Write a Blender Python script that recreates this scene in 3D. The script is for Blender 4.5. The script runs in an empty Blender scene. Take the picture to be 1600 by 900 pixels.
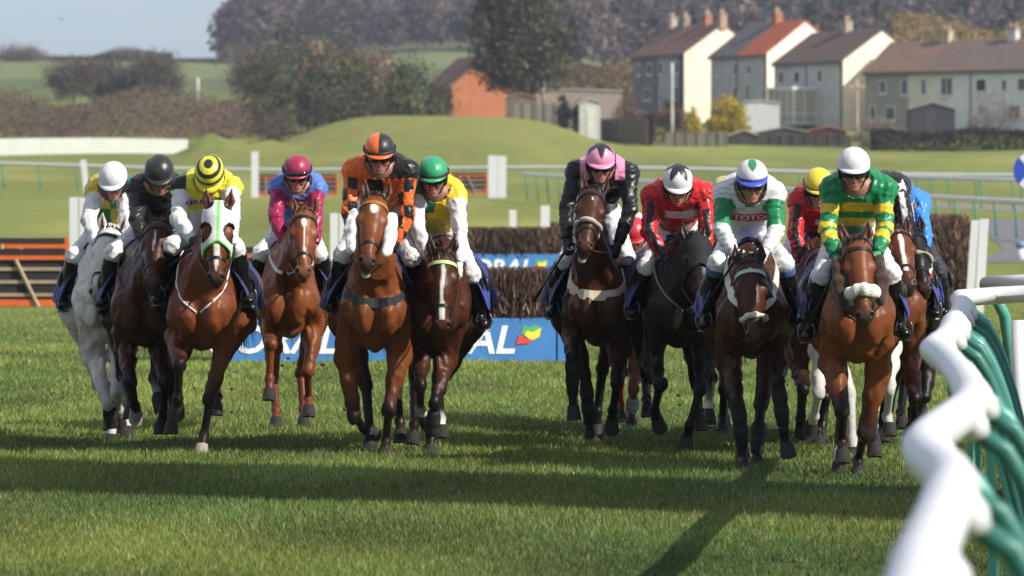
import bpy, math, random
import numpy as np
from mathutils import Vector, Matrix
from mathutils.bvhtree import BVHTree

# ---------------------------------------------------------------- camera, sky, sun, exposure
S = bpy.context.scene
COL = S.collection
FPX = 8760.0                      # focal length in pixels of the 1600 px wide photograph
HOR = 310.0                       # row of the horizon in the photograph
EYE = 1.9
cam_d = bpy.data.cameras.new("camera")
cam = bpy.data.objects.new("camera", cam_d)
COL.objects.link(cam)
cam.location = (0, 0, EYE)
cam.rotation_euler = (math.radians(90) - math.atan((450 - HOR) / FPX), 0, 0)
cam_d.sensor_width = 36
cam_d.lens = 36 * FPX / 1600
cam_d.clip_start = 0.5
cam_d.clip_end = 9000
cam_d.dof.use_dof = True
cam_d.dof.focus_distance = 40.5
cam_d.dof.aperture_fstop = 5.6
S.camera = cam

SUN_ELEV = math.radians(37)
SUN_AZ = (0.857, -0.515)          # horizontal direction towards the sun (right, towards the camera)
world = bpy.data.worlds.new("World")
S.world = world
world.use_nodes = True
wn, wl = world.node_tree.nodes, world.node_tree.links
wn.clear()
sky = wn.new('ShaderNodeTexSky')
sky.sky_type = 'NISHITA'
sky.sun_disc = False
sky.sun_elevation = SUN_ELEV
sky.sun_rotation = math.atan2(SUN_AZ[0], SUN_AZ[1])
sky.air_density = 1.0
sky.dust_density = 0.5
sky.ozone_density = 1.5
bg = wn.new('ShaderNodeBackground')
bg.inputs['Strength'].default_value = 0.080
wo = wn.new('ShaderNodeOutputWorld')
# thin clouds over the sky
tc = wn.new('ShaderNodeTexCoord')
mp = wn.new('ShaderNodeMapping')
mp.inputs['Scale'].default_value = (34, 34, 110)
nz = wn.new('ShaderNodeTexNoise')
nz.inputs['Scale'].default_value = 1.0
nz.inputs['Detail'].default_value = 5
rp = wn.new('ShaderNodeValToRGB')
rp.color_ramp.elements[0].position = 0.44
rp.color_ramp.elements[1].position = 0.72
cm = wn.new('ShaderNodeMath'); cm.operation = 'MULTIPLY'; cm.inputs[1].default_value = 0.55
mx = wn.new('ShaderNodeMix'); mx.data_type = 'RGBA'
tint = wn.new('ShaderNodeMix'); tint.data_type = 'RGBA'; tint.blend_type = 'MULTIPLY'
tint.inputs[0].default_value = 1.0
tint.inputs[7].default_value = (0.82, 1.01, 1.34, 1)
wl.new(tc.outputs['Generated'], mp.inputs['Vector'])
wl.new(mp.outputs['Vector'], nz.inputs['Vector'])
wl.new(nz.outputs['Fac'], rp.inputs['Fac'])
wl.new(rp.outputs['Color'], cm.inputs[0])
wl.new(cm.outputs[0], mx.inputs[0])
wl.new(sky.outputs['Color'], tint.inputs[6])
wl.new(tint.outputs[2], mx.inputs[6])
mx.inputs[7].default_value = (6.6, 6.3, 6.7, 1)
# bright broken cloud added above the view to lift the fill light
sx = wn.new('ShaderNodeSeparateXYZ'); wl.new(tc.outputs['Generated'], sx.inputs[0])
hi_ = wn.new('ShaderNodeMapRange'); hi_.inputs['From Min'].default_value = 0.08; hi_.inputs['From Max'].default_value = 0.40
wl.new(sx.outputs['Z'], hi_.inputs['Value'])
nz2 = wn.new('ShaderNodeTexNoise'); nz2.inputs['Scale'].default_value = 3.2; nz2.inputs['Detail'].default_value = 6
wl.new(tc.outputs['Generated'], nz2.inputs['Vector'])
rp2 = wn.new('ShaderNodeMapRange'); rp2.inputs['From Min'].default_value = 0.42; rp2.inputs['From Max'].default_value = 0.58
wl.new(nz2.outputs['Fac'], rp2.inputs['Value'])
cm2 = wn.new('ShaderNodeMath'); cm2.operation = 'MULTIPLY'; wl.new(hi_.outputs[0], cm2.inputs[0]); wl.new(rp2.outputs[0], cm2.inputs[1])
mx2 = wn.new('ShaderNodeMix'); mx2.data_type = 'RGBA'
wl.new(cm2.outputs[0], mx2.inputs[0]); wl.new(mx.outputs[2], mx2.inputs[6]); mx2.inputs[7].default_value = (7.6, 7.4, 7.2, 1)
wl.new(mx2.outputs[2], bg.inputs['Color'])
wl.new(bg.outputs['Background'], wo.inputs['Surface'])

sd = bpy.data.lights.new("sun", 'SUN')
sd.energy = 5.0
sd.angle = math.radians(0.5)
sd.color = (1.0, 0.94, 0.83)
sun = bpy.data.objects.new("sun", sd)
COL.objects.link(sun)
_v = Vector((SUN_AZ[0] * math.cos(SUN_ELEV), SUN_AZ[1] * math.cos(SUN_ELEV), math.sin(SUN_ELEV)))
sun.rotation_euler = _v.to_track_quat('Z', 'Y').to_euler()
sun.location = (30, -20, 60)

S.render.engine = 'CYCLES'
S.view_settings.view_transform = 'Standard'
S.view_settings.look = 'None'
S.view_settings.gamma = 1
S.view_settings.exposure = 0.37
S.cycles.max_bounces = 6
S.cycles.transparent_max_bounces = 8
S.cycles.volume_bounces = 0

# ---------------------------------------------------------------- helpers
rng = np.random.default_rng(7)
random.seed(7)

def P(px, py, Y):
    """photo pixel + distance -> world point"""
    return np.array([(px - 800) * Y / FPX, Y, EYE + (HOR - py) * Y / FPX])

def srgb(r, g, b):
    f = lambda c: (c / 255 / 12.92) if c / 255 <= 0.04045 else ((c / 255 + 0.055) / 1.055) ** 2.4
    return (f(r), f(g), f(b))

MATS = {}
def mat(name, color=(0.5, 0.5, 0.5), rough=0.6, attr=False, noise=None, bump=None, spec=0.5, metal=0.0,
        sheen=0.0, coat=0.0, trans=0.0, sss=0.0, translucent=0.0, coords='Object'):
    """procedural principled material. noise=(scale, amount, detail[, stretch xyz]); bump=(scale, strength, distance[, stretch])"""
    if name in MATS:
        return MATS[name]
    m = bpy.data.materials.new(name)
    m.use_nodes = True
    n, l = m.node_tree.nodes, m.node_tree.links
    b = n['Principled BSDF']
    b.inputs['Roughness'].default_value = rough
    b.inputs['Specular IOR Level'].default_value = spec
    b.inputs['Metallic'].default_value = metal
    b.inputs['Sheen Weight'].default_value = sheen
    b.inputs['Coat Weight'].default_value = coat
    b.inputs['Transmission Weight'].default_value = trans
    t = n.new('ShaderNodeTexCoord')
    if attr:
        a = n.new('ShaderNodeAttribute'); a.attribute_name = 'Col'
        src = a.outputs['Color']
    else:
        a = n.new('ShaderNodeRGB'); a.outputs[0].default_value = (*color, 1)
        src = a.outputs[0]
    def nztex(scale, detail, stretch):
        x = n.new('ShaderNodeTexNoise')
        x.inputs['Scale'].default_value = scale
        x.inputs['Detail'].default_value = detail
        if stretch is not None:
            g = n.new('ShaderNodeMapping'); g.inputs['Scale'].default_value = stretch
            l.new(t.outputs[coords], g.inputs['Vector']); l.new(g.outputs['Vector'], x.inputs['Vector'])
        else:
            l.new(t.outputs[coords], x.inputs['Vector'])
        return x
    if noise:
        x = nztex(noise[0], noise[2], noise[3] if len(noise) > 3 else None)
        r = n.new('ShaderNodeMapRange')
        r.inputs['From Min'].default_value = 0.25; r.inputs['From Max'].default_value = 0.75
        r.inputs['To Min'].default_value = 1 - noise[1]; r.inputs['To Max'].default_value = 1 + noise[1]
        l.new(x.outputs['Fac'], r.inputs['Value'])
        v = n.new('ShaderNodeVectorMath'); v.operation = 'SCALE'
        l.new(src, v.inputs[0]); l.new(r.outputs[0], v.inputs['Scale'])
        src = v.outputs[0]
    l.new(src, b.inputs['Base Color'])
    if bump:
        x = nztex(bump[0], 4, bump[3] if len(bump) > 3 else None)
        q = n.new('ShaderNodeBump')
        q.inputs['Strength'].default_value = bump[1]; q.inputs['Distance'].default_value = bump[2]
        l.new(x.outputs['Fac'], q.inputs['Height']); l.new(q.outputs['Normal'], b.inputs['Normal'])
    if translucent:
        tr = n.new('ShaderNodeBsdfTranslucent'); l.new(src, tr.inputs['Color'])
        ms = n.new('ShaderNodeMixShader'); ms.inputs[0].default_value = translucent
        l.new(b.outputs[0], ms.inputs[1]); l.new(tr.outputs[0], ms.inputs[2])
        l.new(ms.outputs[0], n['Material Output'].inputs['Surface'])
    MATS[name] = m
    return m

def tag(o, label=None, cat=None, group=None, kind=None):
    if label: o['label'] = label
    if cat: o['category'] = cat
    if group: o['group'] = group
    if kind: o['kind'] = kind
    return o

def empty(name, loc, label, cat, group=None):
    o = bpy.data.objects.new(name, None)
    COL.objects.link(o)
    o.location = Vector([float(c) for c in loc])
    o.empty_display_size = 0.2
    return tag(o, label, cat, group)

def link(name, verts, faces, material, parent=None, base=(0, 0, 0), color=None, smooth=False):
    """verts in world space; base is the world position of the parent (or of the object)"""
    v = np.asarray(verts, dtype=np.float32).reshape(-1, 3) - np.asarray(base, dtype=np.float32)
    me = bpy.data.meshes.new(name)
    if isinstance(faces, np.ndarray) and faces.ndim == 2:
        k = faces.shape[1]
        me.vertices.add(len(v)); me.vertices.foreach_set('co', v.ravel())
        me.loops.add(faces.size); me.loops.foreach_set('vertex_index', faces.astype(np.int32).ravel())
        me.polygons.add(len(faces))
        me.polygons.foreach_set('loop_start', np.arange(0, faces.size, k, dtype=np.int32))
        me.polygons.foreach_set('loop_total', np.full(len(faces), k, dtype=np.int32))
        me.update(calc_edges=True)
    else:
        me.from_pydata(v.tolist(), [], [list(map(int, f)) for f in faces])
        me.update()
    if color is not None:
        c = np.asarray(color, dtype=np.float32)
        if c.shape[1] == 3:
            c = np.hstack([c, np.ones((len(c), 1), np.float32)])
        a = me.color_attributes.new('Col', 'FLOAT_COLOR', 'POINT')
        a.data.foreach_set('color', c.ravel())
    if smooth:
        me.polygons.foreach_set('use_smooth', np.ones(len(me.polygons), dtype=bool))
    me.materials.append(material)
    me.validate()
    o = bpy.data.objects.new(name, me)
    COL.objects.link(o)
    if parent is not None:
        o.parent = parent
    else:
        o.location = Vector([float(c) for c in base])
    return o

class MB:
    """collects shapes into one mesh, with a colour per vertex"""
    def __init__(s): s.v = []; s.f = []; s.c = []; s.n = 0
    def add(s, v, f, c=(1, 1, 1)):
        v = np.asarray(v, dtype=float).reshape(-1, 3)
        s.v.append(v); s.f += [[i + s.n for i in q] for q in f]
        c = np.asarray(c, dtype=float)
        s.c.append(np.tile(c, (len(v), 1)) if c.ndim == 1 else c)
        s.n += len(v)
        return s
    def box(s, lo, hi, c=(1, 1, 1), M=None):
        x0, y0, z0 = lo; x1, y1, z1 = hi
        v = np.array([[x0,y0,z0],[x1,y0,z0],[x1,y1,z0],[x0,y1,z0],[x0,y0,z1],[x1,y0,z1],[x1,y1,z1],[x0,y1,z1]], float)
        if M is not None: v = M(v)
        return s.add(v, [[0,3,2,1],[4,5,6,7],[0,1,5,4],[1,2,6,5],[2,3,7,6],[3,0,4,7]], c)
    def tube(s, pts, r, n=8, c=(1, 1, 1), flat=None, cap=True):
        pts = np.asarray(pts, float); m = len(pts)
        r = np.full(m, r) if np.isscalar(r) else np.asarray(r, float)
        T = np.gradient(pts, axis=0); T /= np.linalg.norm(T, axis=1)[:, None] + 1e-9
        ref = np.array([0, 0, 1.0]) if abs(T[0][2]) < 0.9 else np.array([1.0, 0, 0])
        u = np.cross(T[0], ref); u /= np.linalg.norm(u)
        V = []
        for i in range(m):
            u = u - T[i] * (u @ T[i]); u /= np.linalg.norm(u) + 1e-9
            w = np.cross(T[i], u)
            for k in range(n):
                a = 2 * math.pi * k / n
                V.append(pts[i] + r[i] * (math.cos(a) * u + math.sin(a) * w))
        F = [[i * n + k, i * n + (k + 1) % n, (i + 1) * n + (k + 1) % n, (i + 1) * n + k] for i in range(m - 1) for k in range(n)]
        if cap:
            F.append(list(range(n))[::-1]); F.append([(m - 1) * n + k for k in range(n)])
        return s.add(V, F, c)
    def strap(s, pts, nrm, w, t, c=(1, 1, 1), closed=False):
        """flat band following pts; nrm = outward normals; w half width, t thickness"""
        pts = np.asarray(pts, float); nrm = np.asarray(nrm, float); m = len(pts)
        T = (np.roll(pts, -1, 0) - np.roll(pts, 1, 0)) if closed else np.gradient(pts, axis=0)
        T /= np.linalg.norm(T, axis=1)[:, None] + 1e-9
        B = np.cross(T, nrm); B /= np.linalg.norm(B, axis=1)[:, None] + 1e-9
        N = np.cross(B, T)
        V = np.stack([pts - B * w, pts - B * w + N * t, pts + B * w + N * t, pts + B * w], 1).reshape(-1, 3)
        F = []
        for i in range(m if closed else m - 1):
            j = (i + 1) % m
            F += [[i*4+k, i*4+(k+1) % 4, j*4+(k+1) % 4, j*4+k] for k in range(4)]
        return s.add(V, F, c)
    def sphere(s, ctr, r, n=12, c=(1, 1, 1), R=None):
        r = np.array([r, r, r], float) if np.isscalar(r) else np.asarray(r, float)
        m = max(4, n // 2); V = [[0, 0, 1]]; F = []
        for i in range(1, m):
            th = math.pi * i / m
            V += [[math.sin(th) * math.cos(2*math.pi*k/n), math.sin(th) * math.sin(2*math.pi*k/n), math.cos(th)] for k in range(n)]
        V.append([0, 0, -1]); L = len(V) - 1
        F += [[0, 1 + k, 1 + (k+1) % n] for k in range(n)]
        for i in range(m - 2):
            a = 1 + i * n; b = a + n
            F += [[a + k, b + k, b + (k+1) % n, a + (k+1) % n] for k in range(n)]
        a = 1 + (m - 2) * n
        F += [[a + k, L, a + (k+1) % n] for k in range(n)]
        V = np.array(V) * r
        if R is not None: V = V @ np.asarray(R)
        return s.add(V + np.asarray(ctr), F, c)
    def build(s, name, material, parent=None, base=(0, 0, 0), smooth=False):
        return link(name, np.concatenate(s.v), s.f, material, parent, base, np.concatenate(s.c), smooth)

def vnormals(V, F):
    F = np.asarray(F)
    n = np.cross(V[F[:, 2]] - V[F[:, 0]], V[F[:, 3]] - V[F[:, 1]])
    N = np.zeros_like(V)
    for k in range(4):
        for i in range(3): N[:, i] += np.bincount(F[:, k], n[:, i], len(V))
    return N / (np.linalg.norm(N, axis=1)[:, None] + 1e-9)

def noise3(p, freq, seed=0, n=7):
    """cheap smooth noise in about -1..1"""
    g = np.random.default_rng(seed)
    k = g.normal(size=(n, 3)); k /= np.linalg.norm(k, axis=1)[:, None]
    k *= freq * g.uniform(0.6, 1.5, (n, 1))
    ph = g.uniform(0, 6.28, n)
    return np.sin(np.asarray(p) @ k.T + ph).sum(-1) / (n ** 0.5 * 1.2)

# ---------------------------------------------------------------- implicit surfaces (bodies and clothes)
def nrmz(v):
    v = np.asarray(v, float)
    return v / (np.linalg.norm(v) + 1e-12)

class Cap:
    """round cone a->b; flat=(axis, factor) squashes it across an axis"""
    def __init__(s, a, b, ra, rb, k=0.03, c0=None, c1=None, flat=None, tagname='', sub=False):
        s.a = np.asarray(a, float); s.b = np.asarray(b, float); s.ra = ra; s.rb = rb; s.k = k
        s.c0 = c0; s.c1 = c1 if c1 is not None else c0; s.flat = flat; s.tag = tagname; s.sub = sub
        if flat is not None: s.fu = nrmz(flat[0]); s.fs = 1 / flat[1] - 1
    def ev(s, x, y, z):
        d = s.b - s.a; L = d @ d + 1e-12
        vx, vy, vz = x - s.a[0], y - s.a[1], z - s.a[2]
        t = np.clip((vx * d[0] + vy * d[1] + vz * d[2]) / L, 0, 1)
        vx = vx - t * d[0]; vy = vy - t * d[1]; vz = vz - t * d[2]
        if s.flat is not None:
            q = (vx * s.fu[0] + vy * s.fu[1] + vz * s.fu[2]) * s.fs
            vx = vx + q * s.fu[0]; vy = vy + q * s.fu[1]; vz = vz + q * s.fu[2]
        s.t = t
        return np.sqrt(vx * vx + vy * vy + vz * vz) - (s.ra + (s.rb - s.ra) * t)
    def bounds(s):
        r = max(s.ra, s.rb) * (max(1, s.flat[1]) if s.flat is not None else 1)
        return np.minimum(s.a, s.b) - r, np.maximum(s.a, s.b) + r

class Ell:
    """ellipsoid; R rows = local axes"""
    def __init__(s, c, r, R=None, k=0.03, c0=None, tagname='', sub=False):
        s.c = np.asarray(c, float); s.r = np.asarray(r, float); s.R = np.eye(3) if R is None else np.asarray(R, float)
        s.k = k; s.c0 = s.c1 = c0; s.tag = tagname; s.sub = sub
    def ev(s, x, y, z):
        vx, vy, vz = x - s.c[0], y - s.c[1], z - s.c[2]
        k0 = 0; k1 = 0
        for i in range(3):
            q = (vx * s.R[i][0] + vy * s.R[i][1] + vz * s.R[i][2]) / s.r[i]
            k0 = k0 + q * q; k1 = k1 + (q / s.r[i]) ** 2
        k0 = np.sqrt(k0); s.t = 0.5
        return k0 * (k0 - 1) / (np.sqrt(k1) + 1e-9)
    def bounds(s):
        m = np.sqrt(((s.R * s.r[:, None]) ** 2).sum(0))
        return s.c - m, s.c + m

def comb(D, d, k, sub):
    if sub:
        d = -d
        h = np.clip(0.5 - 0.5 * (D - d) / k, 0, 1)
        return D * (1 - h) + d * h + k * h * (1 - h)
    h = np.clip(0.5 + 0.5 * (D - d) / k, 0, 1)
    return D * (1 - h) + d * h - k * h * (1 - h)

def sdf_pts(prims, p):
    x, y, z = p[:, 0], p[:, 1], p[:, 2]
    D = np.full(len(p), 5.0)
    for q in prims: D = comb(D, q.ev(x, y, z), q.k, q.sub)
    return D

class Grid:
    def __init__(s, lo, hi, h):
        s.lo = np.asarray(lo, float); s.h = h
        s.n = np.maximum(3, np.ceil((np.asarray(hi) - s.lo) / h).astype(int) + 1)
        s.D = np.full(s.n, 5.0, np.float32)
        s.ax = [(s.lo[i] + h * np.arange(s.n[i])).astype(np.float32) for i in range(3)]
    def add(s, prims):
        for q in prims:
            a, b = q.bounds(); m = q.k + 3 * s.h
            i0 = np.clip(np.floor((a - m - s.lo) / s.h).astype(int), 0, s.n)
            i1 = np.clip(np.ceil((b + m - s.lo) / s.h).astype(int) + 1, 0, s.n)
            if (i1 <= i0).any(): continue
            sl = tuple(slice(i0[i], i1[i]) for i in range(3))
            d = q.ev(s.ax[0][sl[0]][:, None, None], s.ax[1][sl[1]][None, :, None], s.ax[2][sl[2]][None, None, :])
            s.D[sl] = comb(s.D[sl], d, q.k, q.sub)
    def pts(s):
        return s.ax[0][:, None, None], s.ax[1][None, :, None], s.ax[2][None, None, :]
    def mesh(s):
        D = s.D; ins = D < 0
        n = s.n
        c = np.zeros(tuple(n - 1), np.int8)
        for i in (0, 1):
            for j in (0, 1):
                for k in (0, 1):
                    c += ins[i:n[0]-1+i, j:n[1]-1+j, k:n[2]-1+k]
        cell = (c > 0) & (c < 8)
        idx = np.argwhere(cell)
        if len(idx) == 0: return np.zeros((0, 3)), np.zeros((0, 4), int)
        ids = np.full(cell.shape, -1, np.int32); ids[cell] = np.arange(len(idx))
        acc = np.zeros((len(idx), 3)); cnt = np.zeros(len(idx))
        corner = {}
        for i in (0, 1):
            for j in (0, 1):
                for k in (0, 1):
                    corner[(i, j, k)] = D[idx[:, 0]+i, idx[:, 1]+j, idx[:, 2]+k].astype(float)
        for a in corner:
            for axis in range(3):
                if a[axis] == 0:
                    b = list(a); b[axis] = 1; b = tuple(b)
                    da, db = corner[a], corner[b]
                    m = (da < 0) != (db < 0)
                    t = np.where(m, da / np.where(m, da - db, 1), 0)
                    pt = np.tile(np.array(a, float), (len(idx), 1)); pt[:, axis] += t
                    acc[m] += pt[m]; cnt[m] += 1
        V = s.lo + s.h * (idx + acc / cnt[:, None])
        F = []
        for axis in range(3):
            o = [slice(None)] * 3
            lo = list(o); hi = list(o); lo[axis] = slice(0, n[axis]-1); hi[axis] = slice(1, n[axis])
            A = ins[tuple(lo)]; B = ins[tuple(hi)]
            e = np.argwhere(A != B)
            u, v = (axis + 1) % 3, (axis + 2) % 3
            ok = (e[:, u] > 0) & (e[:, v] > 0) & (e[:, u] < n[u]-1) & (e[:, v] < n[v]-1)
            e = e[ok]
            def at(du, dv):
                q = e.copy(); q[:, u] += du; q[:, v] += dv
                return ids[q[:, 0], q[:, 1], q[:, 2]]
            quad = np.stack([at(-1, -1), at(0, -1), at(0, 0), at(-1, 0)], 1)
            flip = ~A[e[:, 0], e[:, 1], e[:, 2]]
            quad[flip] = quad[flip][:, ::-1]
            F.append(quad)
        F = np.concatenate(F)
        return V, F[(F >= 0).all(1)]

def fit(prims, pad=0.04):
    b = [q.bounds() for q in prims if not q.sub]
    return np.min([x[0] for x in b], 0) - pad, np.max([x[1] for x in b], 0) + pad

def prim_colors(prims, V, soft=0.012):
    """blend of the colours of the closest primitives, plus tag of the closest one and its parameter"""
    x, y, z = V[:, 0], V[:, 1], V[:, 2]
    ps = [q for q in prims if q.c0 is not None and not q.sub]
    Dm = []; Cm = []; Tm = []
    for q in ps:
        d = q.ev(x, y, z); t = np.broadcast_to(np.asarray(q.t, float), d.shape)
        Dm.append(d); Tm.append(t)
        Cm.append(np.asarray(q.c0)[None] * (1 - t)[:, None] + np.asarray(q.c1)[None] * t[:, None])
    Dm = np.array(Dm); mn = Dm.min(0)
    W = np.exp(-(Dm - mn) / soft); W /= W.sum(0)
    C = (W[..., None] * np.array(Cm)).sum(0)
    best = Dm.argmin(0)
    return C, best, np.array(Tm)[best, np.arange(len(V))], ps
# ================================================================ SETTING
def sstep(a, b, x):
    t = np.clip((x - a) / (b - a), 0, 1)
    return t * t * (3 - 2 * t)

def ground_z(X, Y):
    X = np.asarray(X, float); Y = np.asarray(Y, float)
    z = np.interp(Y, [0, 125, 165, 200, 270, 400, 450, 470, 500, 540, 570, 700, 900, 1000, 1300, 1700, 2200, 6000],
                  [0, 0, 0.42, 0.95, 2.1, 5.0, 5.7, 6.3, 7.4, 8.9, 9.6, 14, 23, 27, 31, 34, 34, 30])
    u = X * 1300 / np.maximum(Y, 1)
    z = z + sstep(-62, -20, u) * (np.interp(Y, [1000, 1150, 1400, 1700, 2300], [0, 4, 22, 52, 66]))
    z = z + 2.7 * np.exp(-(np.abs(X + 5.5) / 12.0) ** 5) * sstep(360, 440, Y) * (1 - sstep(450, 512, Y))
    z = z + 1.7 * np.exp(-((X + 20.4) / 1.7) ** 2 - ((Y - 384) / 9) ** 2)
    z = z + 0.9 * np.exp(-((X + 17.2) / 1.2) ** 2 - ((Y - 390) / 9) ** 2)
    z = z + 0.12 * np.sin(X * 0.21 + Y * 0.05) * sstep(130, 240, Y) + 1.2 * np.sin(X * 0.02 + Y * 0.011) * sstep(600, 900, Y)
    return z

GRASS = np.array([0.172, 0.192, 0.044])
def make_ground():
    ys = np.concatenate([np.linspace(-60, 20, 12), np.linspace(22, 130, 110), np.geomspace(131, 900, 170), np.geomspace(906, 6000, 90)])
    s = np.linspace(-1, 1, 181)
    yy, ss = np.meshgrid(ys, s, indexing='ij')
    xx = ss * (40 + 0.22 * np.abs(yy))
    zz = ground_z(xx, yy)
    V = np.stack([xx, yy, zz], -1).reshape(-1, 3)
    a, b = yy.shape
    i = np.arange(a * b).reshape(a, b)
    F = np.stack([i[:-1, :-1], i[:-1, 1:], i[1:, 1:], i[1:, :-1]], -1).reshape(-1, 4)
    x, y = V[:, 0], V[:, 1]
    C = np.tile(GRASS, (len(V), 1))
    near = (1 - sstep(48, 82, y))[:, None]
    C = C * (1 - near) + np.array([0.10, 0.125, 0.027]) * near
    n = noise3(np.stack([x * 0.22, y * 0.03, x * 0], -1), 1.0, 3)[:, None]
    n2 = noise3(np.stack([x * 0.6, y * 0.10, x * 0], -1), 1.0, 5)[:, None]
    C = C * (1 + 0.13 * n + 0.07 * n2)
    dry = np.clip(n2 - 0.3, 0, 1) * sstep(110, 200, y)[:, None]
    C = C + dry * np.array([0.05, 0.03, 0.015])
    bankm = (np.exp(-(np.abs(x + 5.5) / 13.0) ** 6) * sstep(370, 420, y) * (1 - sstep(520, 560, y)))[:, None]
    C = C * (1 - bankm) + (np.array([0.198, 0.204, 0.052]) * (1 + 0.15 * n)) * bankm
    far = sstep(650, 760, y)[:, None]
    C = C * (1 - far) + np.array([0.120, 0.150, 0.056]) * (1 + 0.2 * np.sign(np.sin(x * 0.045 + 1) * np.sin(y * 0.02)))[:, None] * far
    fl = (sstep(1080, 1200, y) * sstep(-70, -40, x * 1300 / np.maximum(y, 1)))[:, None]
    C = C * (1 - fl) + np.array([0.09, 0.07, 0.05]) * fl
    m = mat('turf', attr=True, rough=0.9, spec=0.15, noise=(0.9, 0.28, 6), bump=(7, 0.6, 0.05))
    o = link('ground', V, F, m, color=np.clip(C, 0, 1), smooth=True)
    tag(o, kind='structure')

def sheet(name, pts, color, lift=0.012, n=14):
    """ground-following patch through two edge polylines"""
    A, B = [np.asarray(q, float) for q in pts]
    V = []
    m = len(A)
    ta = np.linspace(0, 1, n * (m - 1) + 1)
    for side in np.linspace(0, 1, 9):
        e = A * (1 - side) + B * side
        x = np.interp(ta, np.linspace(0, 1, m), e[:, 0]); y = np.interp(ta, np.linspace(0, 1, m), e[:, 1])
        V.append(np.stack([x, y, ground_z(x, y) + lift], -1))
    V = np.array(V); a, b = V.shape[:2]
    i = np.arange(a * b).reshape(a, b)
    F = np.stack([i[:-1, :-1], i[:-1, 1:], i[1:, 1:], i[1:, :-1]], -1).reshape(-1, 4)
    o = link(name, V.reshape(-1, 3), F, mat(name + '_surface', color, 0.9, noise=(3, 0.2, 5), spec=0.2), smooth=True)
    return tag(o, kind='structure')

def make_turf_blades():
    N = 760000
    Y = 23 / (1 - rng.random(N) * (1 - 23 / 112.0))
    X = rng.uniform(-1, 1, N) * (0.098 * Y + 0.7)
    sc = (Y / 30) ** 0.75
    cl = noise3(np.stack([X * 2.2, Y * 1.1, X * 0], -1), 1.6, 11)
    cl2 = noise3(np.stack([X, Y * 0.5, X * 0], -1), 1.3, 12)
    h = (0.026 + 0.030 * rng.random(N) ** 1.5 + 0.010 * cl + 0.006 * cl2) * (0.8 + 0.2 * sc)
    h = np.clip(h, 0.016, 0.11) * (1 - .8 * sstep(66, 110, Y))
    w = 0.0036 * sc * rng.uniform(0.7, 1.4, N)
    a = rng.uniform(0, 6.283, N); lean = rng.uniform(0.1, 0.95, N) * h; la = rng.uniform(0, 6.283, N)
    dx, dy = np.cos(a) * w, np.sin(a) * w
    root = np.stack([X, Y, np.zeros(N) - 0.002], -1)
    V = np.empty((N, 3, 3))
    V[:, 0] = root; V[:, 0, 0] -= dx; V[:, 0, 1] -= dy
    V[:, 1] = root; V[:, 1, 0] += dx; V[:, 1, 1] += dy
    V[:, 2] = root + np.stack([np.cos(la) * lean, np.sin(la) * lean, h], -1)
    g = np.array([0.124, 0.186, 0.040]); yl = np.array([0.215, 0.25, 0.064]); dk = np.array([0.066, 0.106, 0.024]); st = np.array([0.42, 0.36, 0.18])
    r = rng.random(N)[:, None]
    C = np.where(r < 0.50, g, np.where(r < 0.72, yl, np.where(r < 0.965, dk, st)))
    C = C * 1.08 * (1 + 0.26 * cl + 0.20 * cl2)[:, None] * rng.uniform(0.75, 1.25, N)[:, None]
    C = C * (1 + np.array([0.16, 0.03, -0.05]) * np.clip(cl2, -1, 1)[:, None])
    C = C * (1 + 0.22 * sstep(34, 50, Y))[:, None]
    # hoof marks and torn turf
    gd = np.random.default_rng(77)
    for _ in range(170):
        dy_ = gd.uniform(29, 58); dx_ = gd.uniform(-1, 1) * .1 * dy_; rr = gd.uniform(.05, .13)
        near = (np.abs(Y - dy_) < rr * 1.6) & (np.abs(X - dx_) < rr)
        k = np.where(near)[0]
        inside = ((X[k] - dx_) / rr) ** 2 + ((Y[k] - dy_) / (1.6 * rr)) ** 2 < gd.uniform(.5, 1.1, len(k))
        k = k[inside]; V[k, 2, 2] *= .35; C[k] = np.array([.085, .062, .032]) * gd.uniform(.5, 1.3, (len(k), 1))
    C = np.clip(C, 0.004, 0.6)
    F = np.arange(N * 3).reshape(N, 3)
    m = mat('grass_blade', attr=True, rough=0.55, spec=0.35, translucent=0.35)
    o = link('grass', V.reshape(-1, 3), F, m, color=np.repeat(C, 3, 0))
    tag(o, 'short green race turf growing in front of and under the horses', 'grass', kind='stuff')

# ---------------------------------------------------------------- foliage
def leaf_quads(pts, size, cols, flat=0.0, seed=0):
    g = np.random.default_rng(seed)
    n = len(pts)
    size = np.broadcast_to(size, n)
    u = g.normal(size=(n, 3)); u[:, 2] *= (1 - flat); u /= np.linalg.norm(u, axis=1)[:, None]
    v = g.normal(size=(n, 3)); v -= u * (u * v).sum(1)[:, None]; v /= np.linalg.norm(v, axis=1)[:, None]
    u = u * size[:, None]; v = v * size[:, None] * g.uniform(0.5, 1, (n, 1))
    V = np.stack([pts - u, pts - v * 0.6, pts + u, pts + v * 0.6], 1)
    V += g.normal(size=V.shape) * size[:, None, None] * 0.15
    return V.reshape(-1, 3), np.arange(n * 4).reshape(n, 4), np.repeat(cols, 4, 0)

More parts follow.
